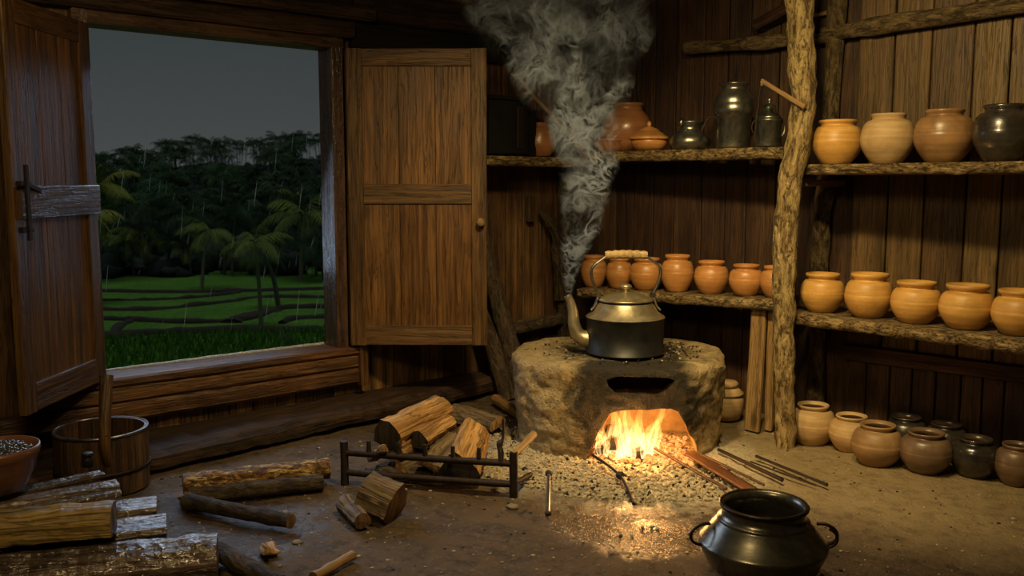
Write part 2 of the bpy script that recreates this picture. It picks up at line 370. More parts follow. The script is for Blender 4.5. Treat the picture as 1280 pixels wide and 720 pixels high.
    def blob(s, c, r, mi=0, sub=1, ax=(1, 1, 1), rough=.25, tone=None):
        tone = random.random() if tone is None else tone
        bm = bmesh.new(); bmesh.ops.create_icosphere(bm, subdivisions=sub, radius=1.0); off = len(s.v)
        rot = Matrix.Rotation(random.uniform(0, 6), 3, 'Z'); sd = V((random.uniform(0, 99),) * 3)
        for v in bm.verts:
            q = v.co * (1 + rough * noise.noise(v.co * 1.7 + sd)); q = rot @ V((q.x * ax[0], q.y * ax[1], q.z * ax[2]))
            s.vert(V(c) + q * r, None, tone)
        for f in bm.faces: s.face([off + v.index for v in f.verts], mi, sub > 1)
        bm.free(); return s

def tag(o, label=None, cat=None, group=None, kind=None):
    if label: o['label'] = label
    if cat: o['category'] = cat
    if group: o['group'] = group
    if kind: o['kind'] = kind
    return o
def empty(name, loc, label, cat, group=None, rz=0.0):
    o = bpy.data.objects.new(name, None); COL.objects.link(o); o.location = loc; o.rotation_euler = (0, 0, rz); o.empty_display_size = .05
    return tag(o, label, cat, group)
def struct(o): o['kind'] = 'structure'; return o
def smooth_path(pts, n):
    """Catmull-Rom through pts -> list of Vectors"""
    pts = [V(p) for p in pts]; out = []; m = len(pts) - 1
    for i in range(n):
        t = i / (n - 1) * m; k = min(int(t), m - 1); u = t - k
        p0, p1, p2, p3 = pts[max(k - 1, 0)], pts[k], pts[k + 1], pts[min(k + 2, m)]
        out.append(.5 * ((2 * p1) + (p2 - p0) * u + (2 * p0 - 5 * p1 + 4 * p2 - p3) * u * u + (3 * p1 - p0 - 3 * p2 + p3) * u ** 3))
    return out

# ================================================================== THE ROOM
# floor
def floor_h(x, y):
    d = math.hypot((x - 1.95) * 1.1, (y + 1.28) * 1.0)
    z = .012 * noise.noise(V((x * 1.5, y * 1.5, 0))) + .008 * noise.noise(V((x * 7, y * 7, 3)))
    near = max(0, 1 - math.hypot(x - 1.62, y + 1.02) / .8)
    z += near * .016 * noise.noise(V((x * 22, y * 22, 5))) + near * .02
    return z - .012
mb = MB(); nx, ny = 200, 190
for i in range(nx + 1):
    for j in range(ny + 1):
        x = -.06 + 5.8 * i / nx; y = -5.3 + 5.75 * j / ny; mb.vert((x, y, floor_h(x, y)))
for i in range(nx):
    for j in range(ny):
        a = i * (ny + 1) + j; mb.face((a, a + ny + 1, a + ny + 2, a + 1))
struct(mb.build('floor', M['floor']))

# back wall (right side of the picture): wide reddish planks, set slightly askew
mb = MB(); x = -.02
while x < 5.6:
    w = random.uniform(.13, .20); x1 = x + w
    zc = 2.75; yy = wy(x + w / 2) + .014 + random.uniform(-.004, .004)
    mb.beam((x + w / 2, yy, -.05), (x + w / 2 + random.uniform(-.004, .004), yy, zc), w - .006, .028, side=(1, .09, 0), n=6, bev=.003)
    x = x1
mb.beam((-.1, wy(0) + .06, 1.3), (5.7, wy(5.7) + .06, 1.3), .02, 2.9, side=(0, 1, 0), n=2, tone=0)
struct(mb.build('wall_back', M['plank_red']))
# brown boards lining the right part of the back wall, paler
mb = MB(); x = 1.93
ws_ = [.175, .17, .185, .15, .20, .16, .18, .2, .17, .19, .2, .2]
for w in ws_:
    yy = wy(x + w / 2) - .012
    mb.beam((x + w / 2, yy, .43), (x + w / 2, yy, 2.7), w - .007, .022, side=(1, .09, 0), n=8, bev=.004, jit=.002); x += w
struct(mb.build('trim_1', M['plank_brown']))
# low skirting of narrow boards under a rail
mb = MB(); x = 1.95
while x < 5.4:
    w = random.uniform(.09, .13); yy = wy(x) - .016
    mb.beam((x + w / 2, yy, -.03), (x + w / 2, yy, .37 + random.uniform(-.004, .004)), w - .006, .02, side=(1, .09, 0), n=4); x += w
mb.beam((1.93, wy(1.9) - .035, .40), (5.4, wy(5.4) - .035, .41), .035, .075, side=(0, 1, 0), n=12, rough=.004)
struct(mb.build('baseboard_back', M['plank_red']))

# window wall on the left with its big square opening
Y0, Y1, Z0, Z1 = -2.775, -1.60, .372, 1.93
mb = MB()
def vplank(y, w, z0, z1, xx=-.02, tone=None): mb.beam((xx, y + w / 2, z0), (xx, y + w / 2, z1), .03, w - .005, side=(1, 0, 0), n=5, tone=tone, bev=.004)
y = -5.3
while y < Y0 - .05: w = min(random.uniform(.14, .19), Y0 + .0 - y); vplank(y, w, -.05, 2.7); y += w
y = Y1 + .06
while y < .12: w = random.uniform(.13, .18); vplank(y, w, -.05, 2.7); y += w
y = Y0 - .02
while y < Y1 + .05: w = random.uniform(.10, .14); vplank(y, w, -.05, .2, xx=-.005); y += w
mb.beam((-.02, Y0 - .02, 2.4), (-.02, Y1 + .08, 2.4), .04, .80, side=(1, 0, 0), n=2, tone=.2)
struct(mb.build('wall_left', M['plank_low']))
mb = MB()
mb.beam((-.07, -5.3, 1.3), (-.07, Y0 - .05, 1.3), .03, 2.9, side=(1, 0, 0), n=2, tone=0)
mb.beam((-.07, Y1 + .1, 1.3), (-.07, .3, 1.3), .03, 2.9, side=(1, 0, 0), n=2, tone=0)
mb.beam((-.07, Y0 - .1, .1), (-.07, Y1 + .15, .1), .03, .4, side=(1, 0, 0), n=2, tone=0)
struct(mb.build('wall_outer', M['sooty']))
# window frame: jambs, head, sill and stepped timbers below
mb = MB()
mb.beam((-.02, Y1 + .035, Z0 - .02), (-.02, Y1 + .035, Z1 + .06), .15, .07, side=(1, 0, 0), n=10, rough=.002, bev=.008)
mb.beam((-.02, Y0 - .035, Z0 - .02), (-.02, Y0 - .035, Z1 + .06), .15, .07, side=(1, 0, 0), n=10, rough=.002, bev=.008)
mb.beam((-.02, Y0 - .07, Z1 + .03), (-.02, Y1 + .07, Z1 + .03), .15, .06, side=(1, 0, 0), n=10, bev=.008)
struct(mb.build('window_1', M['wet_wood']))
mb = MB()
mb.beam((-.005, Y0 - .12, Z0 - .022), (-.005, Y1 + .12, Z0 - .022), .19, .044, side=(1, 0, 0), n=24, rough=.003, bev=.01)
mb.beam((.02, Y0 - .35, Z0 - .082), (.02, Y1 + .13, Z0 - .082), .12, .075, side=(1, 0, 0), n=24, rough=.004, bev=.012, tone=.7)
mb.beam((.035, Y0 - .5, Z0 - .165), (.035, Y1 + .15, Z0 - .165), .11, .085, side=(1, 0, 0), n=24, rough=.006, bev=.015, tone=.4)
mb.beam((.05, Y1 + .13, .16), (.05, Y1 + .13, Z0 + .01), .13, .05, side=(1, 0, 0), n=6, rough=.003, bev=.008, tone=.6)
struct(mb.build('window_sill', M['beam_warm']))
mb = MB(); sp = smooth_path([(-.102, Y0, Z0 + .002), (-.102, -2.2, Z0 + .003), (-.102, Y1, Z0 + .002)], 60)  # pale glossy lip painting the sky's highlight along the wet sill
mb.tube(sp, [.009 + .002 * noise.noise(p * 30) for p in sp], 8, rough=.002, rs=30)
struct(mb.build('trim_4', m_flat('wet_sill_highlight', (.42, .43, .42), .2, 60, .5, .5, .9)))
mb = MB()   # heavy stepped head timbers
mb.beam((.03, -3.6, Z1 + .10), (.03, Y1 + .12, Z1 + .10), .12, .085, side=(1, 0, 0), n=24, rough=.004, bev=.01, tone=.7)
mb.beam((.06, -3.6, Z1 + .18), (.06, Y1 + .22, Z1 + .18), .15, .07, side=(1, 0, 0), n=24, rough=.006, bev=.012, tone=.5)
mb.beam((.05, -3.6, Z1 + .27), (.05, Y1 + .1, Z1 + .27), .10, .10, side=(1, 0, 0), n=24, rough=.006, bev=.012, tone=.2)
mb.beam((.05, Y1 + .12, Z1 + .24), (.05, .05, Z1 + .24), .08, .17, side=(1, 0, 0), n=16, rough=.006, bev=.012, tone=.0)
struct(mb.build('trim_2', M['beam_dark']))
mb = MB()   # foot timber along the wall
pts = [(.25, -3.9, .03), (.24, -3.0, .03), (.21, -2.3, .035), (.17, -1.55, .04), (.10, -.62, .045)]
sp = smooth_path(pts, 90)
prof = [(-.2, -.06), (0, -.06), (.12, -.06), (.15, -.03), (.15, .0), (.145, .022), (.12, .03), (.06, .033), (0, .03), (-.07, .034), (-.14, .03), (-.2, .03)]
mb.loft([(p, (.55 + .5 * min(1, max(0, -p.y / 2.6)), 1)) for p in sp], prof, rough=.014, rs=11, side=(1, 0, 0), smooth=False)
struct(mb.build('baseboard_left', M['beam_dark']))
# unseen side and near walls, ceiling boards with rafters: they shut out the dusk light
mb = MB(); mb.beam((5.62, -5.3, 1.3), (5.62, .5, 1.3), .04, 2.9, side=(1, 0, 0), n=2)
struct(mb.build('wall_right', M['plank_red']))
mb = MB(); mb.beam((-.1, -5.32, 1.3), (5.65, -5.32, 1.3), .04, 2.9, side=(0, 1, 0), n=2)
struct(mb.build('wall_front', M['plank_red']))
mb = MB()
x = -.5
while x < 5.7: mb.beam((x + .12, -5.5, 2.74), (x + .12, .8, 2.74), .235, .03, side=(1, 0, 0), n=2); x += .24
for y in (-4.6, -3.7, -2.8, -1.9, -1.0, -.1): mb.tube([(-.3, y, 2.66), (2.5, y + .02, 2.67), (5.7, y, 2.66)], .05, 8, rough=.01)
struct(mb.build('ceiling', M['sooty']))

# log rail high on the back wall, wall stud, corner pole
pA, pB, pC = pY(858, 60, wy(.95) - .06), pY(1040, 43, wy(1.9) - .07), pY(1300, 6, wy(2.75) - .07)
mb = MB(); sp = smooth_path([pA, pA.lerp(pB, .5) + V((0, 0, -.01)), pB, pB.lerp(pC, .5) + V((0, 0, .012)), pC + (pC - pB) * 2.0], 30)
mb.tube(sp, [.032 + .012 * i / 29 + .004 * sin(i) for i in range(30)], 12, rough=.008)
tag(mb.build('log_rail', M['railbark']), 'rough unpeeled log running along the top of the back wall', 'log rail')
mb = MB(); sp = smooth_path([(1.80, wy(1.8) - .05, 0), (1.79, wy(1.8) - .055, .9), (1.815, wy(1.8) - .05, 1.4), (1.84, wy(1.8) - .05, 2.7)], 20)
mb.tube(sp, [.045 + .004 * sin(i * 1.3) for i in range(20)], 10, rough=.008)
struct(mb.build('trim_3', M['railbark']))
mb = MB(); mb.beam((.03, (Y1 + .1 + .03) / 2, 2.32), (.03, (Y1 + .1 + .03) / 2 + .001, 2.321), .05, .1, n=2)
mb = MB(); mb.beam((.035, Y1 + .12, Z1 + .10), (.035, .03, Z1 + .10), .04, .17, side=(1, 0, 0), n=16, rough=.004, bev=.008, tone=.1)  # near-black boards added to darken the wall right of the window head
mb.beam((.03, Y1 + .12, 2.5), (.03, .03, 2.5), .04, .42, side=(1, 0, 0), n=16, rough=.004, bev=.008, tone=.1)
struct(mb.build('trim_5', M['sooty']))

# ================================================================== WINDOW SHUTTERS
def shutter(hinge, ang, wid, hgt, label, rails, flip=1):
    """local x from hinge to free edge, z up, y thickness"""
    t = empty('window_shutter', hinge, label, 'shutter', None, ang)
    T = .032; st = .082
    mb = MB()
    mb.beam((st / 2, 0, 0), (st / 2, 0, hgt), T, st, side=(0, 1, 0), n=6, bev=.004, tone=.45)
    mb.beam((wid - st / 2, 0, 0), (wid - st / 2, 0, hgt), T, st, side=(0, 1, 0), n=6, bev=.004, tone=.6)
    mb.build('stile_frame', M['shutter_frame'], t)
    for (z, h) in rails:
        mb = MB(); mb.beam((st, 0, z), (wid - st, 0, z), T, h, side=(0, 1, 0), n=4, bev=.004, tone=.5)
        mb.build('rail', M['shutter_frame'], t)
    rs = sorted(rails)
    for (za, ha), (zb, hb) in zip(rs[:-1], rs[1:]):
        mb = MB(); z0, z1 = za + ha / 2 - .005, zb - hb / 2 + .005; x = st - .004; k = 3; w = (wid - 2 * st + .008) / k
        for i in range(k): mb.beam((x + w / 2, 0, z0), (x + w / 2, 0, z1), T * .35, w - .0015, side=(0, 1, 0), n=3, bev=.002, tone=.35 + .3 * random.random()); x += w
        mb.build('panel', M['shutter_panel'], t)
    return t, T
hA = pX(431, 247, .05); hA.z = .385
angA = math.atan2(RT.y, RT.x) + .0
sh1, T = shutter((.085, -1.535, .385), angA, .725, 1.545, 'brown panelled window shutter standing open right of the window', [(.052, .105), (.80, .105), (1.50, .09)])
mb = MB(); mb.lathe([(0.0, 0), (.016, 0), (.010, .012), (.012, .02), (.021, .03), (.022, .04), (.016, .048), (0, .05)], 18)
kb = mb.build('knob', M['lightwood'], sh1, (.725 - .032, -.016, .655), (radians(90), 0, 0)); kb['label'] = 'small turned wooden knob'
f = V((.56, -3.23, 0)) - V((.075, -2.80, 0))
sh2, T = shutter((.075, -2.80, .372), math.atan2(f.y, f.x), f.length, 1.55, 'brown window shutter left of the window with iron bolt and wet crossbar', [(.055, .11), (1.505, .09)])
side_s = 1  # the face towards the room
L2 = f.length
mb = MB(); mb.beam((.0, .024, .80), (L2 - .03, .024, .80), .016, .125, side=(0, 1, 0), n=8, rough=.001, bev=.004)
cb = mb.build('crossbar', M['wet_wood'], sh2); cb['label'] = 'wet grey crossbar'
mb = MB()
mb.beam((L2 - .045, .045, .66), (L2 - .045, .045, .94), .012, .022, side=(0, 1, 0), n=4, bev=.003)
for z in (.70, .87):
    mb.beam((L2 - .07, .038, z), (L2 + .0, .038, z), .02, .02, side=(0, 1, 0), n=2, bev=.003)
mb.beam((L2 - .15, .036, .845), (L2 - .05, .036, .87), .014, .02, side=(0, 1, 0), n=3, bev=.003)
mb.build('bolt', M['iron'], sh2)

# ================================================================== SHELVES
def shelf_board(name, a, b, dep, thk, label, mat='shelf', rough=.012, n=40):
    """a,b: front top edge ends; board goes back by dep (perpendicular in plan)"""
    a, b = V(a), V(b); d = (b - a).normalized(); s = V((-d.y, d.x, 0)).normalized()
    if s.dot(V((-.3, 1, 0))) < 0: s = -s
    prof = []
    kx = 10
    prof += [(dep * (.5 - i / kx), thk / 2) for i in range(kx + 1)]
    prof += [(-dep / 2 - .004, 0)]
    prof += [(-dep / 2 + dep * i / kx, -thk / 2) for i in range(kx + 1)]
    prof += [(dep / 2 + .004, 0)]
    mb = MB(); path = []
    for i in range(n):
        t = i / (n - 1); p = a.lerp(b, t) + s * dep / 2 - V((0, 0, thk / 2)); path.append((p, 1.0))
    go = (random.uniform(0, 9), random.uniform(0, 9), random.uniform(0, 9))
    mb.loft(path, prof, side=s, smooth=True, go=go, tone=.5)
    # ragged waney front edge, fairly flat top
    me = mb
    for i, v in enumerate(me.v):
        p = V(v); q = (p - a).dot(s)
        k = max(0, 1 - q / .06)
        w = noise.noise(p * 16) + .6 * noise.noise(p * 40)
        p = p - s * k * w * rough * 1.2 + V((0, 0, (w * rough * .9 if p.z < (a.z + b.z) / 2 - thk * .3 else w * .0012) * (.4 + k)))
        me.v[i] = tuple(p)
    return tag(me.build(name, M[mat]), label, 'shelf')
RU, RL = 1.328, .632
shelf_board('wall_shelf', (1.85, -.20, RU), (4.6, -.20, RU), .40, .046, 'rough upper shelf right of the post holding four large jars')
shelf_board('wall_shelf', (1.84, -.20, RL), (4.6, -.20, RL + .006), .40, .052, 'rough lower shelf right of the post with five golden jars')
shelf_board('wall_shelf', (.42, -.17, 1.42), (1.80, -.18, 1.415), .24, .055, 'smoky upper shelf behind the post with metal cans and a lidded pot', rough=.008)
shelf_board('wall_shelf', (.42, -.19, .615), (1.78, -.18, .678), .26, .05, 'low shelf behind the kettle holding the orange jars', rough=.010)
tag(MB().beam((.15, -1.16, 1.37), (.15, .0, 1.365), .28, .055, side=(1, 0, 0), n=20, rough=.006, bev=.01).build('wall_shelf', M['shelf']),
    'smoky shelf board on the window wall behind the open shutter', 'shelf')
def support(name, pts, r, label, cat, mat='post', k=12, rough=.008, n=26, capm=None, tone=None):
    mb = MB(); sp = smooth_path(pts, n); rr = [r[0] + (r[1] - r[0]) * i / (n - 1) for i in range(n)] if isinstance(r, tuple) else [r] * n
    mb.tube(sp, rr, k, rough=rough, capmi=1 if capm else None, tone=tone, capd=.004)
    return tag(mb.build(name, [M[mat]] + ([M[capm]] if capm else [])), label, cat)
support('wooden_post', [(1.915, -.245, -.03), (1.898, -.25, .3), (1.884, -.25, .62), (1.876, -.25, .95), (1.895, -.25, 1.25), (1.945, -.25, 1.55), (1.930, -.25, 1.80), (1.905, -.25, 2.1), (1.905, -.25, 2.66)], (.047, .064),
        'thick knotty tree-trunk post standing in front of the shelves', 'post', rough=.016, k=16, n=60)
# two planks leaning under the low shelf
a, b = pz(940, 538), pY(949, 388, -.13)
tag(MB().beam(a + V((0, 0, .0)), V((b.x, -.13, .617)), .022, .085, side=(0, 1, 0), n=8, rough=.003, tone=.6).build('leaning_plank', M['lightwood']), 'wide pale plank with a knot propping the low shelf', 'plank')
a = pz(961, 537)
tag(MB().beam(a, (pY(966, 392, -.11).x, -.11, .622), .03, .042, side=(0, 1, 0), n=14, rough=.007, tone=.5).build('leaning_plank', M['lightwood']), 'narrow pale batten standing between the wide plank and the post', 'plank')
# twig pegged to the post and small peg end under the shelf
a, b = pY(952, 101, -.32), pY(1006, 134, -.32)
m_ = MB().beam(a, b + V((.0, .0, 0)), .012, .02, side=(0, 1, 0), n=8, rough=.003, tone=.4); m_.beam(a, a + V((.002, 0, -.022)), .01, .008, side=(0, 1, 0), n=2)
tag(m_.build('hanging_peg', M['lightwood']), 'thin slanting wooden stick pegged into the post beside the cans', 'stick')
a = pY(996, 229, -.2)
tag(MB().beam((a.x, -.235, a.z), (a.x, .2, a.z), .03, .032, side=(1, 0, 0), n=4, rough=.002).build('shelf_bracket', M['lightwood']), 'short square wooden bracket end under the upper right shelf', 'bracket')
# wire hook
mb = MB(); c = pY(948, 125, -.32)
mb.tube(smooth_path([pY(952, 101, -.32), c + V((0, 0, .0)), c + V((.0, 0, -.03)), c + V((-.006, 0, -.06)), c + V((-.012, 0, -.14)), c + V((-.016, 0, -.19))], 12), .0035, 6)
tag(mb.build('wire_hook', M['iron']), 'thin dark wire hook hanging from the slanting stick', 'hook')
# planks and sticks lying on the log rail behind the post
a, b = pY(949, 33, .17), pY(985, 20, .17)
tag(MB().beam(a + V((0, 0, .0)), b + V((.04, 0, .035)), .11, .055, side=(0, 1, 0), n=6, rough=.008, tone=.3).build('wood_chunk', M['plank_red']), 'short brown wood chunk stored above the log rail behind the post', 'wood')
a, b = pY(1008, 22, .2), pY(1034, 16, .2)
tag(MB().beam(a, b, .02, .02, side=(0, 1, 0), n=4, rough=.002, tone=.5).build('wood_strip', M['lightwood']), 'thin pale strip of wood just right of the post near the roof', 'wood')

# ================================================================== JARS
def jar_profile(R, h, neck=.60, base=.52, lip=.66, belly=.52, nh=.13):
    """R belly radius; returns outer then inner profile"""
    rb, rn, rl = R * base, R * neck, R * lip
    o = [(0, .004), (rb * .9, .0), (rb, .004)]
    zb = h * belly; zn = h * (1 - nh); n = 14
    for i in range(1, n + 1):
        t = i / n; o.append((rb + (R - rb) * sin(t * pi / 2) ** .85, .004 + (zb - .004) * (1 - cos(t * pi / 2)) ** .9 if False else .004 + (zb - .004) * t))
    # belly ridge
    o.append((R * .998, zb + .002)); o.append((R * .985, zb + .005))
    for i in range(1, n + 1):
        t = i / n; o.append((rn + (R * .985 - rn) * max(0, cos(t * pi / 2)) ** .78 if t < 1 else rn, zb + .005 + (zn - zb - .005) * (sin(t * pi / 2) ** 1.1)))
    zr = h - (h - zn) * .5
    o += [(rn * .99, zn + (zr - zn) * .6), (rl * .96, zr), (rl, zr + (h - zr) * .35), (rl, h - (h - zr) * .3), (rl * .965, h), (rl * .92, h - .001), (rn * .86, h - (h - zn) * .55)]
    k1 = len(o)
    o += [(rn * .84, zn), (R * .8, zb + (zn - zb) * .45), (R * .93, zb), (rb * 1.15, h * .12), (0, h * .07)]
    return o, k1
def jar(loc, R, h, mat, label, group=None, rz=None, tilt=None, **kw):
    p, k1 = jar_profile(R, h, **kw); mb = MB()
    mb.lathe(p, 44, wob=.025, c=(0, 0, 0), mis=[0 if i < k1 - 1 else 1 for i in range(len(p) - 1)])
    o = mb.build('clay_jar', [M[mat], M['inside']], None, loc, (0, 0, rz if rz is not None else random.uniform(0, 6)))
    return tag(o, label, 'jar', group)
def jar_px(cx, top, bot, wpx, z, y, mat, label, **kw):
    """stands at height z, its axis in the plane y"""
    c = pY(cx, 0, y); d = depth((c.x, y, z)); R = wpx / 2 * d / FPX
    h = (bot - top) * d / FPX * .985 - R * 2 * kw.get('lip', .66) * .04
    return jar((c.x, y, z), R, h, mat, label, **kw)
yj = -.04
def at_col(px, y, z):   # point of plane y at height z seen in pixel column px
    lo = None
    r = ray(px, 300); x = None
    # solve using two planes: column px means RT-component ratio fixed
    k = (px - 640) / FPX; n = RT - FW * k
    # n . (P - EYE) = 0
    x = EYE.x - (n.y * (y - EYE.y) + n.z * (z - EYE.z)) / n.x
    return V((x, y, z))
def put_jar(px, top, bot, wpx, z, y, mat, label, **kw):
    P = at_col(px, y, z); d = depth(P); R = wpx / 2 * d / FPX * .975
    th = atan((bot - 225) / FPX)
    h = ((bot - top) * d / FPX - sin(max(th, 0)) * R * (.55 + .6) * .5) / max(.9, cos(th))
    return jar(P, R, h, mat, label, **kw)
Z = RU
put_jar(1045, 148, 203, 63, Z, -.06, 'clay_gold', 'pale golden squat jar, leftmost on the upper right shelf', neck=.66, lip=.74, nh=.14)
put_jar(1108, 141, 203, 67, Z, -.06, 'clay_tan', 'dusty tan jar on the upper right shelf beside the golden one', neck=.60, lip=.64)
put_jar(1178, 136, 202, 73, Z, -.06, 'clay_brown', 'glossy brown jar on the upper right shelf beside the black one', neck=.60, lip=.65)
put_jar(1252, 131, 202, 74, Z, -.06, 'clay_black', 'large black glazed jar at the right end of the upper shelf', neck=.60, lip=.66)
Z = RL + .002
for (px, t, b, w, lb) in [(1027, 341, 391, 55, 'golden clay jar standing right next to the post on the lower right shelf'),
                          (1085, 339, 396, 60, 'tall-necked golden jar, second from the post on the lower right shelf'),
                          (1143.5, 347, 401, 62, 'golden jar in the middle of the five on the lower right shelf'),
                          (1207, 350, 408, 67, 'palest and widest golden jar on the lower right shelf'),
                          (1272, 355, 414, 66, 'golden jar cut by the right edge of the photo on the lower shelf')]:
    put_jar(px, t, b, w, Z, -.07, 'clay_gold', lb, group='golden jars on the lower right shelf', neck=.66, lip=.77, base=.56, nh=.17, belly=.50)
def zl(x): return .615 + (x - .42) / (1.78 - .42) * .063
for (px, t, b, w, mt, lb) in [(742, 326, 366, 34, 'clay_orange', 'orange jar seen left of the kettle handle on the low shelf'),
                          (774, 327, 366, 34, 'clay_orange', 'small orange jar seen through the kettle handle on its left side'),
                          (808, 326, 367, 44, 'clay_orange', 'orange jar seen through the right side of the kettle handle'),
                          (846, 320, 367, 42, 'clay_orange', 'tallest orange jar with a wide rim right of the kettle handle'),
                          (888.5, 329, 371, 44, 'clay_orange', 'orange jar in the middle of the low shelf'),
                          (932, 334, 374, 44, 'clay_orange', 'orange jar near the right end of the low shelf'),
                          (969, 337, 377, 40, 'clay_orange', 'orange jar half hidden behind the post on the low shelf')]:
    P = at_col(px, -.05, .64); put_jar(px, t, b, w, zl(P.x) + .002, -.05, mt, lb, group='orange jars on the low shelf', neck=.64, lip=.76, base=.58, nh=.16, belly=.52)
# floor jars
def floor_jar(px, top, bot, w, mat, label, rr=.55, **kw):
    g = pz(px, bot); d0 = depth(g); R = w / 2 * d0 / FPX * 1.03; hd = V((FW.x, FW.y, 0)).normalized()
    P = g + hd * (R * rr); P.z = floor_h(P.x, P.y) - .003
    h = ((bot - top) * depth(P) / FPX) * .99 - R * .10
    return jar(P, R, h * .93, mat, label, **kw)
G = dict(neck=.60, lip=.69, base=.50, belly=.52, nh=.13)
floor_jar(1020, 497, 556, 55, 'clay_tan', 'tan jar standing on the floor just right of the post', **G)
floor_jar(1071, 514, 567, 54, 'clay_tan', 'tan floor jar half hidden behind the nearer tan jar', rr=.8, **G)
floor_jar(1102, 523, 584, 61, 'clay_dull', 'tan-brown jar standing nearest the hearth in the front floor row', **G)
floor_jar(1163.5, 533, 593, 62, 'clay_umber', 'umber jar on the floor between the tan-brown and the black jar', **G)
floor_jar(1225, 540, 597, 57, 'clay_black', 'black round jar on the floor left of the cut-off one', **G)
floor_jar(1277, 546, 606, 50, 'clay_umber', 'dark jar on the floor cut by the right edge of the photo', **G)
for (px, y, R, h, lb) in [(1131, .14, .10, .155, 'black jar in the shade behind the front tan-brown jar'), (1181, .155, .10, .155, 'black jar in the shade behind the umber jar')]:
    P = at_col(px, y, 0); jar(P, R * .95, h, 'clay_black', lb, **G)

# ---- stuff on the smoky upper shelf
ZU = 1.42
def S_(px, y=-.07, z=ZU): return at_col(px, y, z)
def sc(P): return depth(P) / FPX
P = S_(783, .0); q = sc(P)
t = empty('round_pot', P, 'big round red-brown pot standing behind the lidded pot on the upper shelf', 'pot')
MB().lathe([(0, 0), (18 * q, 0), (27 * q, 10 * q), (32 * q, 24 * q), (31 * q, 34 * q), (26 * q, 44 * q), (19 * q, 52 * q), (18.5 * q, 56 * q), (20.5 * q, 57.5 * q), (20 * q, 60 * q), (17.5 * q, 59 * q), (16 * q, 52 * q), (24 * q, 40 * q), (26 * q, 20 * q), (0, 4 * q)], 44, wob=.02).build('pot_body', M['clay_red'], t)
P = S_(763, -.10); q = sc(P)
t = empty('shallow_bowl', P, 'shallow rimmed clay bowl beside the lidded pot on the upper shelf', 'bowl')
MB().lathe([(0, 0), (14 * q, 0), (19 * q, 6 * q), (20 * q, 12 * q), (22 * q, 13 * q), (22.5 * q, 15.5 * q), (20 * q, 16 * q), (18 * q, 11 * q), (14 * q, 4 * q), (0, 3 * q)], 36).build('bowl_body', M['clay_red'], t)
P = S_(811, -.11); q = sc(P)
t = empty('lidded_pot', P, 'orange clay pot with a ridged pointed lid on the upper shelf', 'pot')
MB().lathe([(0, 0), (15 * q, 0), (21 * q, 5 * q), (22.5 * q, 11 * q), (21.5 * q, 15 * q), (19 * q, 15 * q), (0, 14 * q)], 36).build('pot_body', M['clay_orange'], t)
l = MB().lathe([(0, 14 * q), (24.5 * q, 13.5 * q), (25 * q, 15.5 * q), (22 * q, 18 * q), (21 * q, 17.7 * q), (17 * q, 22 * q), (16 * q, 21.6 * q), (10 * q, 27 * q), (5 * q, 29 * q), (2.2 * q, 30 * q), (3.2 * q, 33 * q), (1.5 * q, 36 * q), (0, 37 * q)], 36).build('lid', M['clay_orange'], t)
P = S_(862, -.06); q = sc(P)
t = empty('squat_metal_pot', P, 'squat dark metal pot with a collared neck on the upper shelf', 'pot')
MB().lathe([(0, 0), (20 * q, 0), (24.5 * q, 6 * q), (25 * q, 11 * q), (22 * q, 17 * q), (15 * q, 23 * q), (13.5 * q, 25 * q), (14 * q, 30 * q), (17 * q, 33 * q), (17 * q, 35 * q), (14 * q, 34.5 * q), (12 * q, 29 * q), (0, 25 * q)], 40).build('pot_body', M['pewter'], t)
MB().tube([V((-1 * q, -15 * q, 30 * q)), V((-1 * q, -17 * q, 33 * q)), V((-1 * q, -15.5 * q, 36 * q)), V((-1 * q, -12 * q, 36 * q))], 2.6 * q, 8).build('lid_catch', M['steel'], t)
def arc(c, r0, r1, a0, a1, plane, n=14):
    out = []
    for i in range(n):
        a = a0 + (a1 - a0) * i / (n - 1); out.append(V(c) + V(plane[0]) * (r0 * cos(a)) + V(plane[1]) * (r1 * sin(a)))
    return out
P = S_(916, -.05); q = sc(P)
t = empty('milk_can', P, 'tall shouldered pewter can with a wide mouth on the upper shelf', 'can')
MB().lathe([(0, 0), (20.5 * q, 0), (21 * q, 2 * q), (21 * q, 38 * q), (24 * q, 41 * q), (25.5 * q, 44 * q), (25.5 * q, 54 * q), (24.5 * q, 55 * q), (25 * q, 57 * q), (21 * q, 66 * q), (16 * q, 71 * q), (15 * q, 75 * q), (19 * q, 78 * q), (19 * q, 80 * q), (15 * q, 79.5 * q), (13 * q, 72 * q), (0, 66 * q)], 44).build('can_body', M['pewter'], t)
rtv, zv = RT.copy(), V((0, 0, 1))
MB().tube(arc(V((0, 0, 34 * q)) + rtv * 19 * q - V((0, 1, 0)) * 8 * q, 7 * q, 12 * q, -pi / 2, pi / 2, (rtv, zv)), 1.5 * q, 8).build('handle', M['steel'], t)
MB().tube([V((0, 0, 38 * q)) - rtv * 19 * q, V((0, 0, 39 * q)) - rtv * 30 * q, V((0, 0, 34 * q)) - rtv * 34 * q, V((0, 0, 20 * q)) - rtv * 40 * q], 1.2 * q, 8).build('handle', M['iron'], t)
P = S_(960, -.10); q = sc(P)
t = empty('lidded_can', P, 'small pewter can with a domed lid next to the tall can', 'can')
MB().lathe([(0, 0), (15.5 * q, 0), (16 * q, 2 * q), (16 * q, 30 * q), (17.5 * q, 32 * q), (17 * q, 34 * q), (0, 34 * q)], 36).build('can_body', M['pewter'], t)
MB().lathe([(0, 33 * q), (16.5 * q, 34 * q), (14 * q, 38 * q), (9 * q, 42 * q), (8.5 * q, 48 * q), (7 * q, 51 * q), (2.5 * q, 53 * q), (2 * q, 55 * q), (3.5 * q, 57.5 * q), (2 * q, 60 * q), (0, 61 * q)], 36).build('lid', M['pewter'], t)
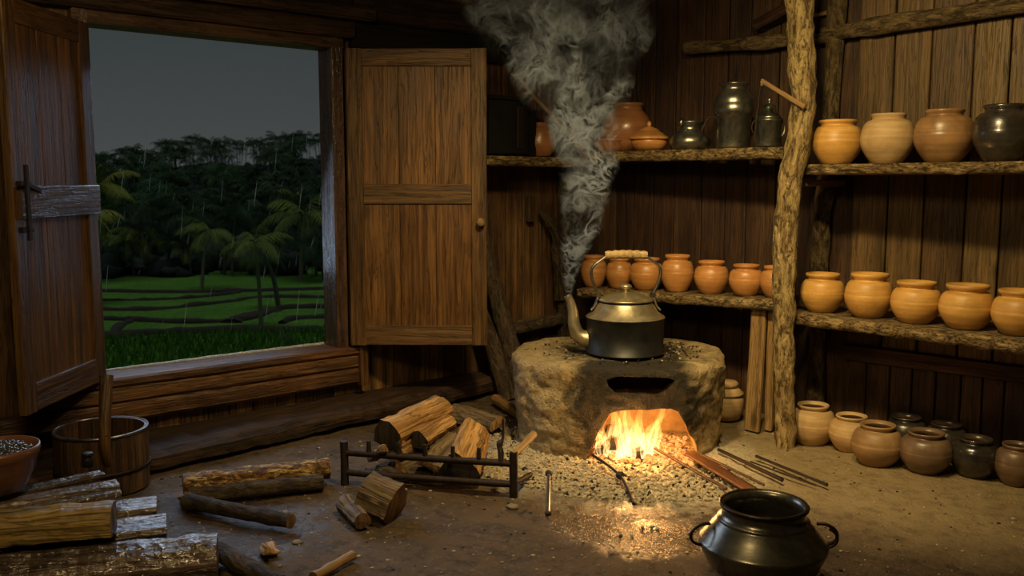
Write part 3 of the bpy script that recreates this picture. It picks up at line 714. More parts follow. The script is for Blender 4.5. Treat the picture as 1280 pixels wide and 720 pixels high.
MB().tube(arc(V((0, 0, 22 * q)) + rtv * 15 * q, 5 * q, 9 * q, -pi / 2, pi / 2, (rtv, zv)), 1.1 * q, 8).build('handle', M['steel'], t)
MB().tube(arc(V((0, 0, 24 * q)) - rtv * 15 * q, 6 * q, 9 * q, pi / 2, 3 * pi / 2, (rtv, zv)), 1.0 * q, 8).build('handle', M['iron'], t)
# left part of the smoky shelf
P = pX(675, 150, .14); q = sc(P)
jar((.14, P.y, 1.40), 20 * q, 42 * q, 'clay_red', 'small narrow-necked red jar standing in the steam on the left shelf', neck=.52, lip=.56, base=.66, belly=.40, nh=.12)
t = empty('storage_box', (.14, pX(626, 150, .14).y, 1.40), 'black box standing on the left shelf beside the shutter', 'box')
MB().beam((0, -.17, .16), (0, .12, .16), .2, .31, side=(1, 0, 0), n=3, bev=.008).build('box_body', M['box'], t)
MB().beam((.0, -.17, .325), (.0, .12, .325), .22, .022, side=(1, 0, 0), n=3, bev=.004).build('lid', M['box'], t)
MB().beam((.105, .06, .04), (.105, .06, .28), .014, .05, side=(1, 0, 0), n=3, bev=.004).build('strap', M['iron'], t)
t = empty('storage_box', (.12, pX(652, 150, .12).y + .0, 1.40), 'smaller dark box between the black box and the red jar', 'box')
MB().beam((0, -.055, .13), (0, .055, .13), .14, .25, side=(1, 0, 0), n=3, bev=.006).build('box_body', M['box'], t)
MB().beam((0, -.055, .262), (0, .055, .262), .15, .018, side=(1, 0, 0), n=3, bev=.004).build('lid', M['box'], t)
# stick leaning across the shelf
a, b = pd(729, 187, 5.35), pd(640, 92, 5.5)
a.z = ZU + .012
support('leaning_stick', [a, a.lerp(b, .5) + V((0, 0, .005)), b], (.014, .011), 'thin pale stick leaning across the smoky shelf in the steam', 'stick', mat='lightwood', rough=.002, k=8)

# ================================================================== CORNER POLES
support('leaning_pole', [(.26, -.47, -.01), (.20, -.53, .3), (.13, -.60, .65), (.075, -.66, 1.0)], (.062, .04), 'thick grey pole leaning on the window wall, the one nearer the corner', 'pole', mat='logdark', rough=.01, capm='endgrain', tone=.9)
support('leaning_pole', [(.30, -.62, -.01), (.22, -.68, .3), (.13, -.75, .6), (.06, -.80, .9)], (.055, .036), 'grey pole leaning on the window wall beside the shutter edge', 'pole', mat='logdark', rough=.01, capm='endgrain', tone=.8)
a, b = pX(650, 410, .10), pX(699, 402, .10)
support('wall_log', [(.085, a.y - .12, a.z - .01), (.085, a.y, a.z), (.085, -.02, b.z + .015)], (.042, .045), 'short horizontal log fixed on the window wall beside the corner', 'log', mat='logdark', rough=.008, capm='endgrain', tone=.9)
support('forked_branch', [(.07, .0, .50), (.075, -.03, .75), (.085, -.06, .92), (.075, -.17, 1.08)], (.035, .024), 'dark crooked branch standing in the corner behind the steam', 'branch', mat='logdark', rough=.01)
support('corner_pole', [(.06, .05, -.02), (.055, .045, 1.2), (.06, .04, 2.65)], .042, 'dark upright pole filling the corner of the room', 'pole', mat='logdark', rough=.008, tone=.0)
P = pX(664, 265, .04); tag(MB().beam((.03, P.y, P.z - .06), (.03, P.y, P.z + .1), .04, .045, side=(1, 0, 0), n=3).build('wall_block', M['beam_dark']), 'small dark wood block fixed on the window wall near the corner', 'block')

# ================================================================== STOVE
SC = V((1.265, -.73, 0)); HD = V((EYE.x - SC.x, EYE.y - SC.y, 0)).normalized()
rz_st = math.atan2(HD.y, HD.x) + pi / 2      # local -y faces the camera
st = empty('clay_stove', SC, 'squat sooty mud stove with the fire burning in its mouth', 'stove', None, rz_st)
mb = MB(); K = 200; NZ = 56; Hs = .425
def st_r(t):   # superellipse a little squared
    c, s_ = cos(t), sin(t); n = 2.35
    return 1 / ((abs(c) / .515) ** n + (abs(s_) / .47) ** n) ** (1 / n)
rings = []
for i in range(NZ + 1):
    z = -.03 + (Hs + .03) * i / NZ; ring = []
    for j in range(K):
        t = 2 * pi * j / K; r = st_r(t); u = z / Hs
        r *= 1 - .055 * (1 - u) + .01 * sin(u * 3)
        if u > .93: r -= .03 * ((u - .93) / .07) ** 2
        p = V((r * cos(t), r * sin(t), z)); nn = noise.noise(p * 5) * .018 + noise.noise(p * 14) * .014 + noise.noise(p * 30) * .010
        # left shoulder is chipped to a flat facet
        p *= 1 + nn / r; p.z = z + (noise.noise(p * 9) * .008 if u > .9 else 0); ring.append(mb.vert(p))
    rings.append(ring)
for i in range(NZ):
    for j in range(K): mb.face((rings[i][j], rings[i][(j + 1) % K], rings[i + 1][(j + 1) % K], rings[i + 1][j]))
prev = rings[-1]
for q in range(1, 15):
    f = 1 - q / 15; ring = []
    for j in range(K):
        t = 2 * pi * j / K; r = (st_r(t) - .03) * f; p = V((r * cos(t), r * sin(t), Hs + .004 * (1 - f)))
        p.z += noise.noise(p * 9) * .008 + noise.noise(p * 25) * .004; ring.append(mb.vert(p))
    for j in range(K): mb.face((prev[j], prev[(j + 1) % K], ring[(j + 1) % K], ring[j]))
    prev = ring
c = mb.vert((0, 0, Hs + .004))
for j in range(K): mb.face((prev[j], prev[(j + 1) % K], c))
c = mb.vert((0, 0, -.03))
for j in range(K): mb.face((rings[0][(j + 1) % K], rings[0][j], c))
body = mb.build('stove_body', [M['stove'], M['cavity'], M['slot']], st)
def prism(name, poly, y0, y1, shrink=.8, seg=1):
    m2 = MB(); A = [m2.vert((x, y0, z)) for x, z in poly]
    cx = sum(x for x, z in poly) / len(poly)
    B = [m2.vert((cx + (x - cx) * shrink, y1, .02 + (z - .02) * .95)) for x, z in poly]; n = len(poly)
    m2.face(A[::-1]); m2.face(B)
    for j in range(n): m2.face((A[j], A[(j + 1) % n], B[(j + 1) % n], B[j]))
    o = m2.build(name, M['cavity']); return o
# mouth polygon (x,z) in stove coordinates, drawn counter-clockwise seen from the front
mouth = [(-.145, -.02), (-.130, .03), (-.105, .10), (-.065, .17), (-.03, .225), (.01, .245), (.12, .248), (.24, .246), (.285, .23), (.325, .15), (.375, .05), (.39, -.02)]
slotp = [(-.045, .345), (-.02, .322), (.19, .32), (.23, .338), (.265, .385), (.23, .401), (.0, .403), (-.06, .39)]
cut1 = prism('cut1', mouth, -.62, .10, .88); cut2 = prism('cut2', slotp, -.62, -.33, .9)
for cobj in (cut1, cut2):
    cobj.parent = st
    md = body.modifiers.new('b', 'BOOLEAN'); md.object = cobj; md.operation = 'DIFFERENCE'; md.solver = 'EXACT'
    bmc = bmesh.new(); bmc.from_mesh(cobj.data); bmesh.ops.recalc_face_normals(bmc, faces=bmc.faces)
    bmesh.ops.triangulate(bmc, faces=bmc.faces); bmesh.ops.subdivide_edges(bmc, edges=bmc.edges, cuts=4, use_grid_fill=True)
    for v in bmc.verts:
        v.co += V((noise.noise(v.co * 17), 0, noise.noise(v.co * 17 + V((5, 5, 5))))) * .012
    bmc.to_mesh(cobj.data); bmc.free()
bpy.context.view_layer.update()
dg = bpy.context.evaluated_depsgraph_get()
newme = bpy.data.meshes.new_from_object(body.evaluated_get(dg), depsgraph=dg)
body.modifiers.clear(); body.data = newme
while len(newme.materials) < 3: newme.materials.append(None)
newme.materials[0] = M['stove']; newme.materials[1] = M['cavity']; newme.materials[2] = M['slot']
for pf in newme.polygons:
    c = pf.center; t_ = math.atan2(c.y, c.x); rr = math.hypot(c.x, c.y); lim = st_r(t_) * (1 - .055 * (1 - c.z / Hs)) - .035
    inside = rr < lim and 0 < c.z < Hs - .03 and c.y < .2
    if inside: pf.material_index = 1 if c.z < .275 else 2; pf.use_smooth = False
    else: pf.material_index = 0; pf.use_smooth = True
for cobj in (cut1, cut2): bpy.data.objects.remove(cobj)
def stw(x, y, z): return SC + Matrix.Rotation(rz_st, 3, 'Z') @ V((x, y, z))

# ash bed, embers, burning logs
mb = MB()
for i in range(2200):
    a = random.uniform(0, 2 * pi); r = math.sqrt(random.random()); x = .06 + r * cos(a) * .52; y = -.66 + r * sin(a) * .30
    if y > -.40 and (x < -.12 or x > .36): continue
    p = stw(x, y, 0); s_ = random.uniform(.003, .011) * (1.5 if random.random() < .07 else 1)
    mb.blob((p.x, p.y, floor_h(p.x, p.y) + s_ * .3), s_, mi=0 if random.random() < .93 else 1, sub=1, ax=(1, .9, .9), rough=.9)
for i in range(1500):
    a = random.uniform(0, 2 * pi); r = math.sqrt(random.random()); p = V((1.28 + r * cos(a) * .52, -1.22 + r * sin(a) * .42, 0))
    s_ = random.uniform(.003, .011); l_ = Matrix.Rotation(-rz_st, 3, 'Z') @ (p - SC)
    if math.hypot(l_.x, l_.y) < .49: continue
    mb.blob((p.x, p.y, floor_h(p.x, p.y) + s_ * .3), s_, mi=0 if random.random() < .93 else 1, sub=1, ax=(1, .9, .9), rough=.9)
tag(mb.build('ash_crumbs', [M['ashbit'], M['char']]), 'pale ash and charcoal crumbs heaped before the stove mouth', 'ash', kind='stuff')
mb = MB()   # charcoal crumbs on the plate
for i in range(230):
    a = random.gauss(.15, .9) if random.random() < .6 else random.uniform(0, 6.3); r = random.uniform(.20, .42)
    p = stw(r * cos(a), r * sin(a) * .9, Hs + .004); s_ = random.uniform(.003, .009)
    mb.blob((p.x, p.y, p.z + .003), s_, mi=0 if random.random() < .75 else 1, sub=1, ax=(1, .8, .6), rough=.5)
tag(mb.build('charcoal_crumbs', [M['char'], M['ashbit']]), 'black charcoal crumbs scattered round the kettle on the stove top', 'charcoal', kind='stuff')

def m_ember():
    m, t, out = nt('glowing_embers'); k = N(t); P = k.n('TexCoord').outputs['Object']
    n1 = k.noise(P, 35, 4, .7); col = k.ramp(n1, [(.40, (.05, .01, .004)), (.52, (1.0, .33, .06)), (.68, (1.0, .62, .2))])
    q = k.bsdf(out, (.10, .05, .03), .9); t.links.new(col, q.inputs['Emission Color']); q.inputs['Emission Strength'].default_value = 1.3; return m
M['ember'] = m_ember()
mb = MB()
for i in range(280):
    x = random.uniform(-.11, .33); y = random.uniform(-.50, -.05); s_ = random.uniform(.008, .02)
    mb.blob((x, y, .012 + s_ * .4), s_, sub=1, ax=(1, .8, .7), rough=.5)
tag(mb.build('ember_bed', M['ember'], None, SC, (0, 0, rz_st)), 'bed of glowing orange embers inside the stove mouth', 'embers', kind='stuff')
for (a, b, r, lb) in [((-.07, -.44, .035), (-.02, -.15, .07), .026, 'dark burning log end at the left of the fire'),
                      ((-.02, -.44, .075), (.05, -.12, .05), .030, 'thick burning log on top in the middle of the fire'),
                      ((.105, -.46, .035), (.03, -.15, .04), .024, 'thin burning log end right of the fire middle')]:
    mb = MB(); mb.loft([(p, 1.0) for p in smooth_path([a, V(a).lerp(V(b), .5), b], 8)], [(-r, -r * .8), (r * .9, -r), (r, r * .7), (-r * .7, r)], rough=.004, rs=30, smooth=False)
    tag(mb.build('burning_log', M['char'], None, SC, (0, 0, rz_st)), lb, 'log')

def m_flame():
    m, t, out = nt('flame'); k = N(t)
    gc = k.n('Attribute', attribute_name='gc').outputs['Vector']; s_ = k.n('SeparateXYZ', {0: gc})
    h = s_.outputs[0]
    n = k.noise(k.vmul(gc, (5, 2.4, 2.4)), 1, 3, .6, .8)
    f = k.math('ADD', h, k.math('MULTIPLY', k.math('SUBTRACT', n, .5), .6))
    col = k.ramp(f, [(.0, (1.0, .72, .34)), (.45, (1.0, .52, .13)), (.8, (1.0, .27, .035)), (1.0, (.8, .12, .01))])
    st_ = k.ramp(f, [(.0, .9), (.3, .75), (.7, .38), (1.0, .05)])
    em = k.n('Emission', {'Color': col, 'Strength': k.math('MULTIPLY', st_, .95)})
    tr = k.n('BsdfTransparent'); ad = k.n('AddShader', {0: em.outputs[0], 1: tr.outputs[0]})
    ed = k.ramp(n, [(.34, 0), (.56, 1)]); mx = k.n('MixShader', {0: ed, 1: tr.outputs[0], 2: ad.outputs[0]})
    t.links.new(mx.outputs[0], out.inputs[0]); return m
M['flame'] = m_flame()
fl = empty('hearth_fire', stw(0, -.40, .02), 'orange and yellow fire licking out of the stove mouth', 'fire', None, rz_st)
flames = [(-.085, .0, .13, .020), (-.06, .03, .17, .022), (-.035, -.02, .15, .020), (-.01, .02, .20, .022), (.015, -.04, .17, .018), (.045, .0, .27, .022), (.06, -.03, .20, .018),
          (.085, -.02, .19, .020), (.10, .03, .24, .022), (.13, .03, .19, .022), (.155, .0, .27, .018), (.175, .05, .18, .018), (.03, -.065, .13, .016), (-.075, -.05, .11, .014), (-.045, -.06, .12, .015), (.005, -.07, .13, .015), (.075, -.07, .14, .016), (.12, -.05, .16, .014), (-.02, .06, .22, .03), (.06, .07, .22, .03)]
for i, (x, y, h, r) in enumerate(flames):
    h *= 1.18; r *= .92
    mb = MB(); n = 22; path = []
    for j in range(n):
        u = j / (n - 1); w = r * (sin(pi * min(1, u * .93 + .12)) ** .8) * (1 - u * .55) * 1.15 + .0008
        sx = .026 * u * sin(u * 6 + i * 1.7) + .03 * u * u * sin(i * 2.1 + .7) * 1.0 + (.07 * u * u if x > .09 else 0)
        path.append((V((x + sx, y + .012 * sin(u * 5 + i) - .05 * u * u, h * u)), (w, w * .5)))
    off = len(mb.v); kk = 16
    mb.loft(path, [(cos(2 * pi * a / kk), sin(2 * pi * a / kk)) for a in range(kk)], side=(1, 0, 0), cap=False)
    for vi in range(len(mb.v)):
        j = vi // kk; a = vi % kk; mb.gc[vi] = (j / (n - 1), cos(2 * pi * a / kk) + i * 3.1, sin(2 * pi * a / kk))
    mb.build('flame', M['flame'], fl)
light('POINT', 'firelight_inside', stw(.10, -.28, .13), 6.5, (1.0, .50, .15), size=.05)
light('POINT', 'firelight_mouth', stw(.06, -.52, .13), 6.0, (1.0, .50, .15), size=.06)

# ================================================================== KETTLE
def kettle():
    P = V((0, 0, 0)); base = pz(781, 440, Hs + .012)
    t = empty('kettle', base, 'black kettle with brass-coloured shoulder steaming on the stove', 'kettle', None, math.atan2(RT.y, RT.x))
    R = .185
    mb = MB(); mb.lathe([(0, .0), (R - .008, 0), (R + .002, .003), (R + .002, .008), (R - .003, .010), (R - .002, .10), (R, .164), (R + .003, .168), (R + .003, .173)], 64)
    mb.build('kettle_body', M['kettle_black'], t)
    mb = MB(); mb.lathe([(R + .003, .173), (R - .002, .178), (R - .03, .197), (.136, .230), (.128, .238), (.126, .244), (.110, .244)], 64)
    mb.build('shoulder', M['kettle_brass'], t)
    MB().lathe([(.120, .240), (.127, .242), (.127, .250), (.120, .251)], 64).build('lid_gap_ring', M['kettle_black'], t)  # black ring painting the dark gap between lid and shoulder
    mb = MB(); mb.lathe([(.118, .250), (.130, .250), (.132, .254), (.129, .258), (.122, .261), (.118, .264), (.09, .278), (.05, .288), (.018, .292), (0, .293)], 64)
    ld = mb.build('lid', M['kettle_brass'], t)
    mb = MB(); mb.lathe([(.018, .286), (.013, .297), (.015, .303), (.027, .308), (.031, .315), (.028, .323), (.018, .329), (0, .331)], 24)
    mb.build('lid_knob', M['kettle_brass'], ld)
    # spout (towards -x)
    pts = smooth_path([(-.155, 0, .065), (-.195, 0, .066), (-.228, 0, .088), (-.245, 0, .135), (-.250, 0, .19), (-.262, 0, .24), (-.278, 0, .272)], 28)
    rr = [.047 - .028 * min(1, i / 24) ** .8 for i in range(28)]
    mb = MB(); mb.tube(pts, rr, 20, cap=False, side=(0, 1, 0)); mb.build('spout', M['kettle_brass'], t)
    mb = MB(); d = (pts[-1] - pts[-2]).normalized(); mb.tube([pts[-1] - d * .004, pts[-1] + d * .001, pts[-1] + d * .004, pts[-1] - d * .02], [.0165, .020, .016, .012], 20, cap=False, side=(0, 1, 0))
    mb.build('spout_lip', M['steel'], t)
    # bail handle: two curved straps and a turned grip
    for s_ in (-1, 1):
        pts = smooth_path([(s_ * .131, 0, .275), (s_ * .138, 0, .295), (s_ * .158, 0, .345), (s_ * .165, 0, .385), (s_ * .152, 0, .417), (s_ * .114, 0, .446), (s_ * .094, 0, .462)], 26)
        mb = MB(); mb.loft([(p, 1) for p in pts], [(-.010, -.0065), (.010, -.0065), (.011, 0), (.010, .0065), (-.010, .0065), (-.011, 0)], side=(0, 1, 0)); mb.build('handle_strap', M['steel'], t)
        mb = MB(); mb.loft([(p, 1) for p in smooth_path([(s_ * .166, 0, .205), (s_ * .150, 0, .222), (s_ * .138, 0, .250), (s_ * .131, 0, .290)], 10)], [(-.016, -.004), (.016, -.004), (.016, .004), (-.016, .004)], side=(0, 1, 0))
        ear = mb.build('handle_ear', M['kettle_brass'] if s_ > 0 else M['steel'], t)
        mb = MB(); mb.tube([(s_ * .131, -.022, .278), (s_ * .131, .022, .278)], .012, 14); mb.build('rivet', M['steel'], ear)
    mb = MB(); pts = []; rr = []
    for i in range(45):
        u = i / 44; pts.append(V((-.100 + .2 * u, 0, .466 + .004 * sin(pi * u)))); rr.append(.0165 + .0035 * abs(sin(u * pi * 6)) + .002 * sin(pi * u))
    mb.tube(pts, rr, 20, side=(0, 1, 0)); mb.build('grip', M['grip'], t)
    return t
kt = kettle(); KB = kt.location.copy()
tipw = KB + Matrix.Rotation(math.atan2(RT.y, RT.x), 3, 'Z') @ V((-.278, 0, .285))

# ================================================================== FIREWOOD RACK AND ITS LOGS
def rack():
    A = pz(431, 603); B = pz(642, 619); d = (B - A); d.z = 0; L = d.length; h = .165
    t = empty('iron_log_rack', (A.x, A.y, 0), 'low rusty iron rail rack in front of the split logs', 'rack', None, math.atan2(d.y, d.x))
    r = .015
    for z in (.045, .13):
        mb = MB(); mb.tube(smooth_path([(0, 0, z), (L * .5, 0, z - .002), (L, 0, z)], 14), r * .95, 10, rough=.002, rs=30); mb.build('rail', M['iron'], t)
    for x in (0, L):
        mb = MB(); mb.tube([(x, 0, -.01), (x, 0, .09), (x, 0, h + .012)], r * 1.15, 10, rough=.002, rs=30); mb.build('post', M['iron'], t)
    for x in (.13, .285, .42, .56, .69):
        mb = MB(); mb.tube([(x * L / .86, 0, .125), (x * L / .86, 0, .15), (x * L / .86, 0, .185)], [r * .7, r * .7, r * .6], 8, rough=.001, rs=30); mb.build('spike', M['iron'], t)
    # curled hook finial on the right hand spike and side arm
    mb = MB(); mb.tube(smooth_path([(.80 * L / .86, 0, .13), (.795 * L / .86, .01, .17), (.785 * L / .86, .02, .20), (.80 * L / .86, .03, .225), (.80 * L / .86, .035, .30)], 14), [.014, .014, .013, .013, .012, .011, .012, .014, .012, .008, .006, .006, .006, .006], 8); mb.build('hook', M['iron'], t)
    mb = MB(); mb.tube([(L, 0, .05), (L + .01, .12, .03), (L + .02, .24, .012)], .010, 8, rough=.002); mb.build('side_bar', M['iron'], t)
    return t, A, B
rk, RA, RB = rack()
a = RB + V((0, 0, .165)); 
b = pd(667, 543, depth(RB) + .18)
support('wooden_stick', [a + V((0, 0, .0)), a.lerp(b, .5), b], (.014, .017), 'short bare wooden stick propped on the right rack post against the stove', 'stick', mat='lightwood', rough=.002, k=10)

def log(name, a, b, prof, r, label, mats=('split', 'endgrain'), n=16, rough=.008, rot=0.0, taper=.95, tone=None, group=None, bend=0.0, cat='log', rs=22, smooth=False):
    a, b = V(a), V(b); pts = []
    for i in range(n):
        u = i / (n - 1); p = a.lerp(b, u) + V((0, 0, bend * sin(pi * u))); pts.append((p, r * (1 + (taper - 1) * u)))
    if prof == 'round': pf = [(cos(2 * pi * i / 18), sin(2 * pi * i / 18)) for i in range(18)]
    elif prof == 'half': pf = [(cos(pi * i / 10), sin(pi * i / 10) * .95 - .3) for i in range(11)] + [(-.6, -.34), (0, -.28), (.6, -.36)]
    elif prof == 'wedge': pf = [(-1, -.45), (-.3, -.55), (.4, -.5), (1, -.42), (.95, .05), (.6, .45), (.2, .85), (-.1, .95), (-.5, .45), (-.85, .1)]
    elif prof == 'slab': pf = [(-1, -.22), (-.3, -.26), (.4, -.22), (1, -.25), (1.03, .12), (.6, .24), (.0, .20), (-.5, .27), (-.95, .22), (-1.04, 0)]
    elif prof == 'block': pf = [(-.85, -.75), (0, -.85), (.8, -.8), (.95, -.1), (.75, .7), (.1, .85), (-.5, .65), (-1, .15)]
    q = []   # densify
    for j in range(len(pf)):
        x0, y0 = pf[j]; x1, y1 = pf[(j + 1) % len(pf)]; m = 1 if prof == 'round' else max(1, int(math.hypot(x1 - x0, y1 - y0) / .22))
        q += [(x0 + (x1 - x0) * i / m, y0 + (y1 - y0) * i / m) for i in range(m)]
    # ridges along the length
    random_off = random.uniform(0, 99)
    q = [(x * (1 + .05 * noise.noise(V((x * 4, y * 4, random_off)))), y * (1 + .05 * noise.noise(V((y * 4, x * 4, random_off))))) for x, y in q]
    c_, s_ = cos(rot), sin(rot); q = [(x * c_ - y * s_, x * s_ + y * c_) for x, y in q]
    # gc must be metric across: scale by r via loft scale -> pass prof in metres
    q = [(x * r, y * r) for x, y in q]; pts = [(p, s / r) for p, s in pts]
    mb = MB(); mb.loft(pts, q, 0, 1, tone, rough=rough, rs=rs, smooth=smooth, capd=.003)
    return tag(mb.build(name, [M[mats[0]], M[mats[1]]]), label, cat, group)
def LG(x1, y1, z1, x2, y2, z2, *a, **k): return log('split_log', pz(x1, y1, z1), pz(x2, y2, z2), *a, **k)
GR = 'split logs heaped behind the iron rack'
LG(484, 543, .20, 552, 509, .20, 'block', .066, 'largest split log lying on top of the heap with a charred left end', mats=('split', 'endburnt'), rot=.3, group=GR, tone=.7)
LG(522, 550, .155, 560, 526, .155, 'block', .046, 'second split log on top, between the largest log and the upright wedge', mats=('split', 'endburnt'), rot=.2, group=GR, tone=.6)
LG(494, 563, .13, 535, 540, .12, 'wedge', .052, 'ragged split log wedged under the largest log', mats=('split', 'endgrain'), rot=.5, group=GR, tone=.5)
LG(497, 586, .05, 552, 566, .05, 'half', .058, 'dark-barked split log at the bottom left of the heap', mats=('split_old', 'split'), rot=.2, group=GR, tone=.4)
LG(538, 583, .085, 575, 548, .10, 'slab', .062, 'flat weathered split slab in the middle of the heap', mats=('split_old', 'endgrain'), rot=.35, group=GR, tone=.7)
LG(572, 588, .075, 590, 541, .10, 'wedge', .085, 'broad bright split log leaning at the right of the heap', mats=('split', 'endburnt'), rot=-.25, group=GR, tone=.8)
LG(465, 572, .05, 480, 560, .17, 'block', .022, 'small upright stub of wood at the left of the heap', group=GR, tone=.5)
LG(470, 590, .03, 540, 592, .03, 'half', .04, 'dark stick lying along the foot of the heap behind the rack', mats=('logdark', 'endgrain'), group=GR)
log('split_log', pz(566, 514, .05), pz(622, 530, .05), 'half', .058, 'grey split log with an orange end lying behind the heap', mats=('split_old', 'split'), tone=.4, rot=.4)
log('wooden_stick', pz(620, 499, .03), pz(652, 520, .03), 'round', .03, 'short round stick on the floor against the left of the stove', mats=('lightwood', 'endgrain'), tone=.3, cat='stick', rough=.003)
# other loose wood
log('bark_log', pz(229, 608, .055), pz(411, 586, .055), 'round', .05, 'long lichen-spotted log on the floor below the window, the upper of two', mats=('lichen', 'endgrain'), rough=.010, taper=.9, smooth=True, n=26)
log('bark_log', pz(236, 620, .028), pz(404, 603, .028), 'round', .034, 'thin dark log lying in front of the lichen-spotted log', mats=('logdark', 'endgrain'), rough=.006, smooth=True, n=22)
log('bark_log', pz(232, 626, .03), pz(364, 652, .03), 'round', .030, 'thin dark log pointing to the middle of the floor left of the block', mats=('logdark', 'endgrain'), rough=.006, taper=.85, smooth=True, n=22)
log('wood_chip', pz(226, 622, .02), pz(236, 619, .05), 'block', .014, 'small pale stub at the left end of the thin dark log', mats=('split', 'endgrain'), n=4, cat='wood chip')
log('wood_block', pz(457, 615, .085), pz(495, 632, .05), 'block', .082, 'chunky split block lying in front of the iron rack', mats=('split_old', 'endgrain'), rot=.5, tone=.5, taper=1.0, cat='wood block')
log('wood_billet', pz(430, 628, .03), pz(453, 651, .03), 'block', .034, 'small flat billet lying left of the chunky block', mats=('split_old', 'endgrain'), rot=.2, tone=.6, cat='wood block')
log('fallen_branch', pz(392, 722, .016), pz(441, 694, .016), 'round', .017, 'short pale branch on the floor at the bottom edge of the photo', mats=('lightwood', 'endgrain'), rough=.003, tone=.4, cat='branch', smooth=True)
log('bark_log', pz(272, 690, .03), pz(352, 732, .03), 'round', .032, 'dark bark log at the bottom edge right of the wood stack', mats=('logdark', 'endgrain'), rough=.006, smooth=True)
log('wood_chip', pz(328, 684, .01), pz(335, 690, .04), 'wedge', .018, 'curled pale wood chip standing on the floor near the bottom left', mats=('split', 'split'), n=4, cat='wood chip')
log('wood_chip', pz(336, 678, .01), pz(345, 691, .012), 'slab', .016, 'flat orange wood chip beside the curled chip', mats=('split', 'split'), n=4, cat='wood chip')

# foreground wood stack
def FG(px1, py1, px2, py2, z, prof, r, label, mats, **k):
    a, b = pz(px1, py1, z), pz(px2, py2, z); return log('stacked_log', a, b, prof, r, label, mats=mats, group='logs of the stack in the near left corner', **k)
FG(-70, 728, 272, 694, .075, 'block', .075, 'large dark split log in front at the bottom of the near stack', ('wetlog', 'endgrain'), rot=.1, tone=.4, n=30, rough=.008)
FG(-70, 690, 208, 655, .125, 'slab', .085, 'wide flat wet slab under the golden log', ('wetlog', 'endgrain'), tone=.5, n=24, rough=.004)
FG(-60, 664, 142, 647, .205, 'block', .062, 'golden striped split log lying on top of the near stack', ('split_gold', 'split_gold'), rot=-.1, tone=.6, n=26, rough=.005, taper=1.0)
FG(-60, 660, 196, 631, .14, 'slab', .075, 'flat wet slab sticking out behind the golden log', ('wetlog', 'endgrain'), tone=.8, n=24, rough=.004)
FG(-60, 650, 148, 613, .20, 'slab', .052, 'thin wet slat behind the golden log', ('wetlog', 'endgrain'), tone=.7, n=24, rough=.003)
FG(-60, 640, 147, 605, .215, 'slab', .044, 'wet slat with a brown end above the thin slat', ('wetlog', 'endgrain'), tone=.9, n=24, rough=.003)
FG(-50, 630, 127, 592, .225, 'slab', .036, 'uppermost grey slat at the back of the near stack', ('wetlog', 'endgrain'), tone=.6, n=24, rough=.003)
FG(-60, 700, 150, 668, .05, 'slab', .09, 'dark wet board lying beneath the wide flat slab', ('wetlog', 'endgrain'), tone=.2, n=20, rough=.004)
FG(-50, 665, 110, 640, .06, 'block', .07, 'dark log low at the back of the near stack under the slats', ('wetlog', 'endgrain'), tone=.2, n=14)
P = pz(110, 583, .255)
t = empty('small_black_flask', P - V((0, 0, .0)), 'small black flask neck standing behind the near stack', 'flask')
MB().lathe([(0, 0), (.018, 0), (.018, .028), (.013, .034), (.013, .036), (.019, .038), (.019, .048), (.015, .050), (0, .049)], 20).build('flask_body', M['box'], t)

# bowl on the stack
P = pz(-4, 614, .245); q = depth(P) / FPX
t = empty('clay_bowl', P, 'reddish clay bowl full of wet beans on the near wood stack', 'bowl')
Rb = 52 * q
MB().lathe([(0, 0), (Rb * .5, 0), (Rb * .62, .01), (Rb * .85, .07), (Rb * .94, .115), (Rb * .96, .118), (Rb * 1.0, .135), (Rb * .99, .150), (Rb * .93, .150), (Rb * .90, .12), (Rb * .7, .05), (0, .02)], 44, wob=.02).build('bowl_body', M['clay_bowl'], t)
mb = MB()
for i in range(420):
    a = random.uniform(0, 6.283); r = Rb * .86 * math.sqrt(random.random()); z = .118 + .03 * (1 - (r / Rb) ** 2) + random.uniform(-.006, .006)
    mb.blob((r * cos(a), r * sin(a), z), .0105, sub=2, ax=(1.25, .8, .7), rough=.1)
mb.lathe([(Rb * .88, .112), (0, .13)], 24)
tag(mb.build('wet_beans', M['beans'], None, P), 'glistening dark wet beans heaped in the clay bowl', 'beans', kind='stuff')

# wooden tub with pestle
C0 = pz(130, 607); tb = empty('wooden_tub', (C0.x, C0.y, 0), 'dark stave tub with a metal-bound rim under the window', 'tub')
R = .178; mb = MB(); ns = 22
for i in range(ns):
    a0 = 2 * pi * i / ns; tn = random.random(); go = random.uniform(0, 30)
    for (r0, r1) in ((R, R - .012),):
        cols = []
        for j in range(4):
            a = a0 + (2 * pi / ns) * (j / 3) * .985; dr = -.002 if j in (0, 3) else 0
            col = [(r0 + dr, 0), (r0 + .004 + dr, .12), (r0 + dr + .002, .245), (r1, .245), (r1, .02)]
            cols.append([mb.vert((r * cos(a), r * sin(a), z), (z + go, a * R, r), tn) for r, z in col])
        for j in range(3):
            for q_ in range(4): mb.face((cols[j][q_], cols[j + 1][q_], cols[j + 1][q_ + 1], cols[j][q_ + 1]), 0, False)
mb.lathe([(R - .01, .02), (0, .02)], 30, mi=0)
mb.build('stave_wall', M['tubwood'], tb)
def hoop(z, r, h, mat, name='hoop'): return MB().lathe([(r, z), (r + .004, z), (r + .004, z + h), (r - .002, z + h), (r, z)], 48).build(name, M[mat], tb)
hoop(.085, R + .0045, .014, 'iron'); hoop(.236, R + .001, .012, 'pewter', 'rim_band')
mb = MB(); mb.lathe([(R - .012, .16), (0, .162)], 30); w_ = mb.build('dark_water', metal('still_dark_water', (.01, .011, .012), .08, .0, .1), tb)
a = pz(146, 606, .0); b = pd(133, 470, depth(C0) - .15)
e0 = pz(139, 548, .245)
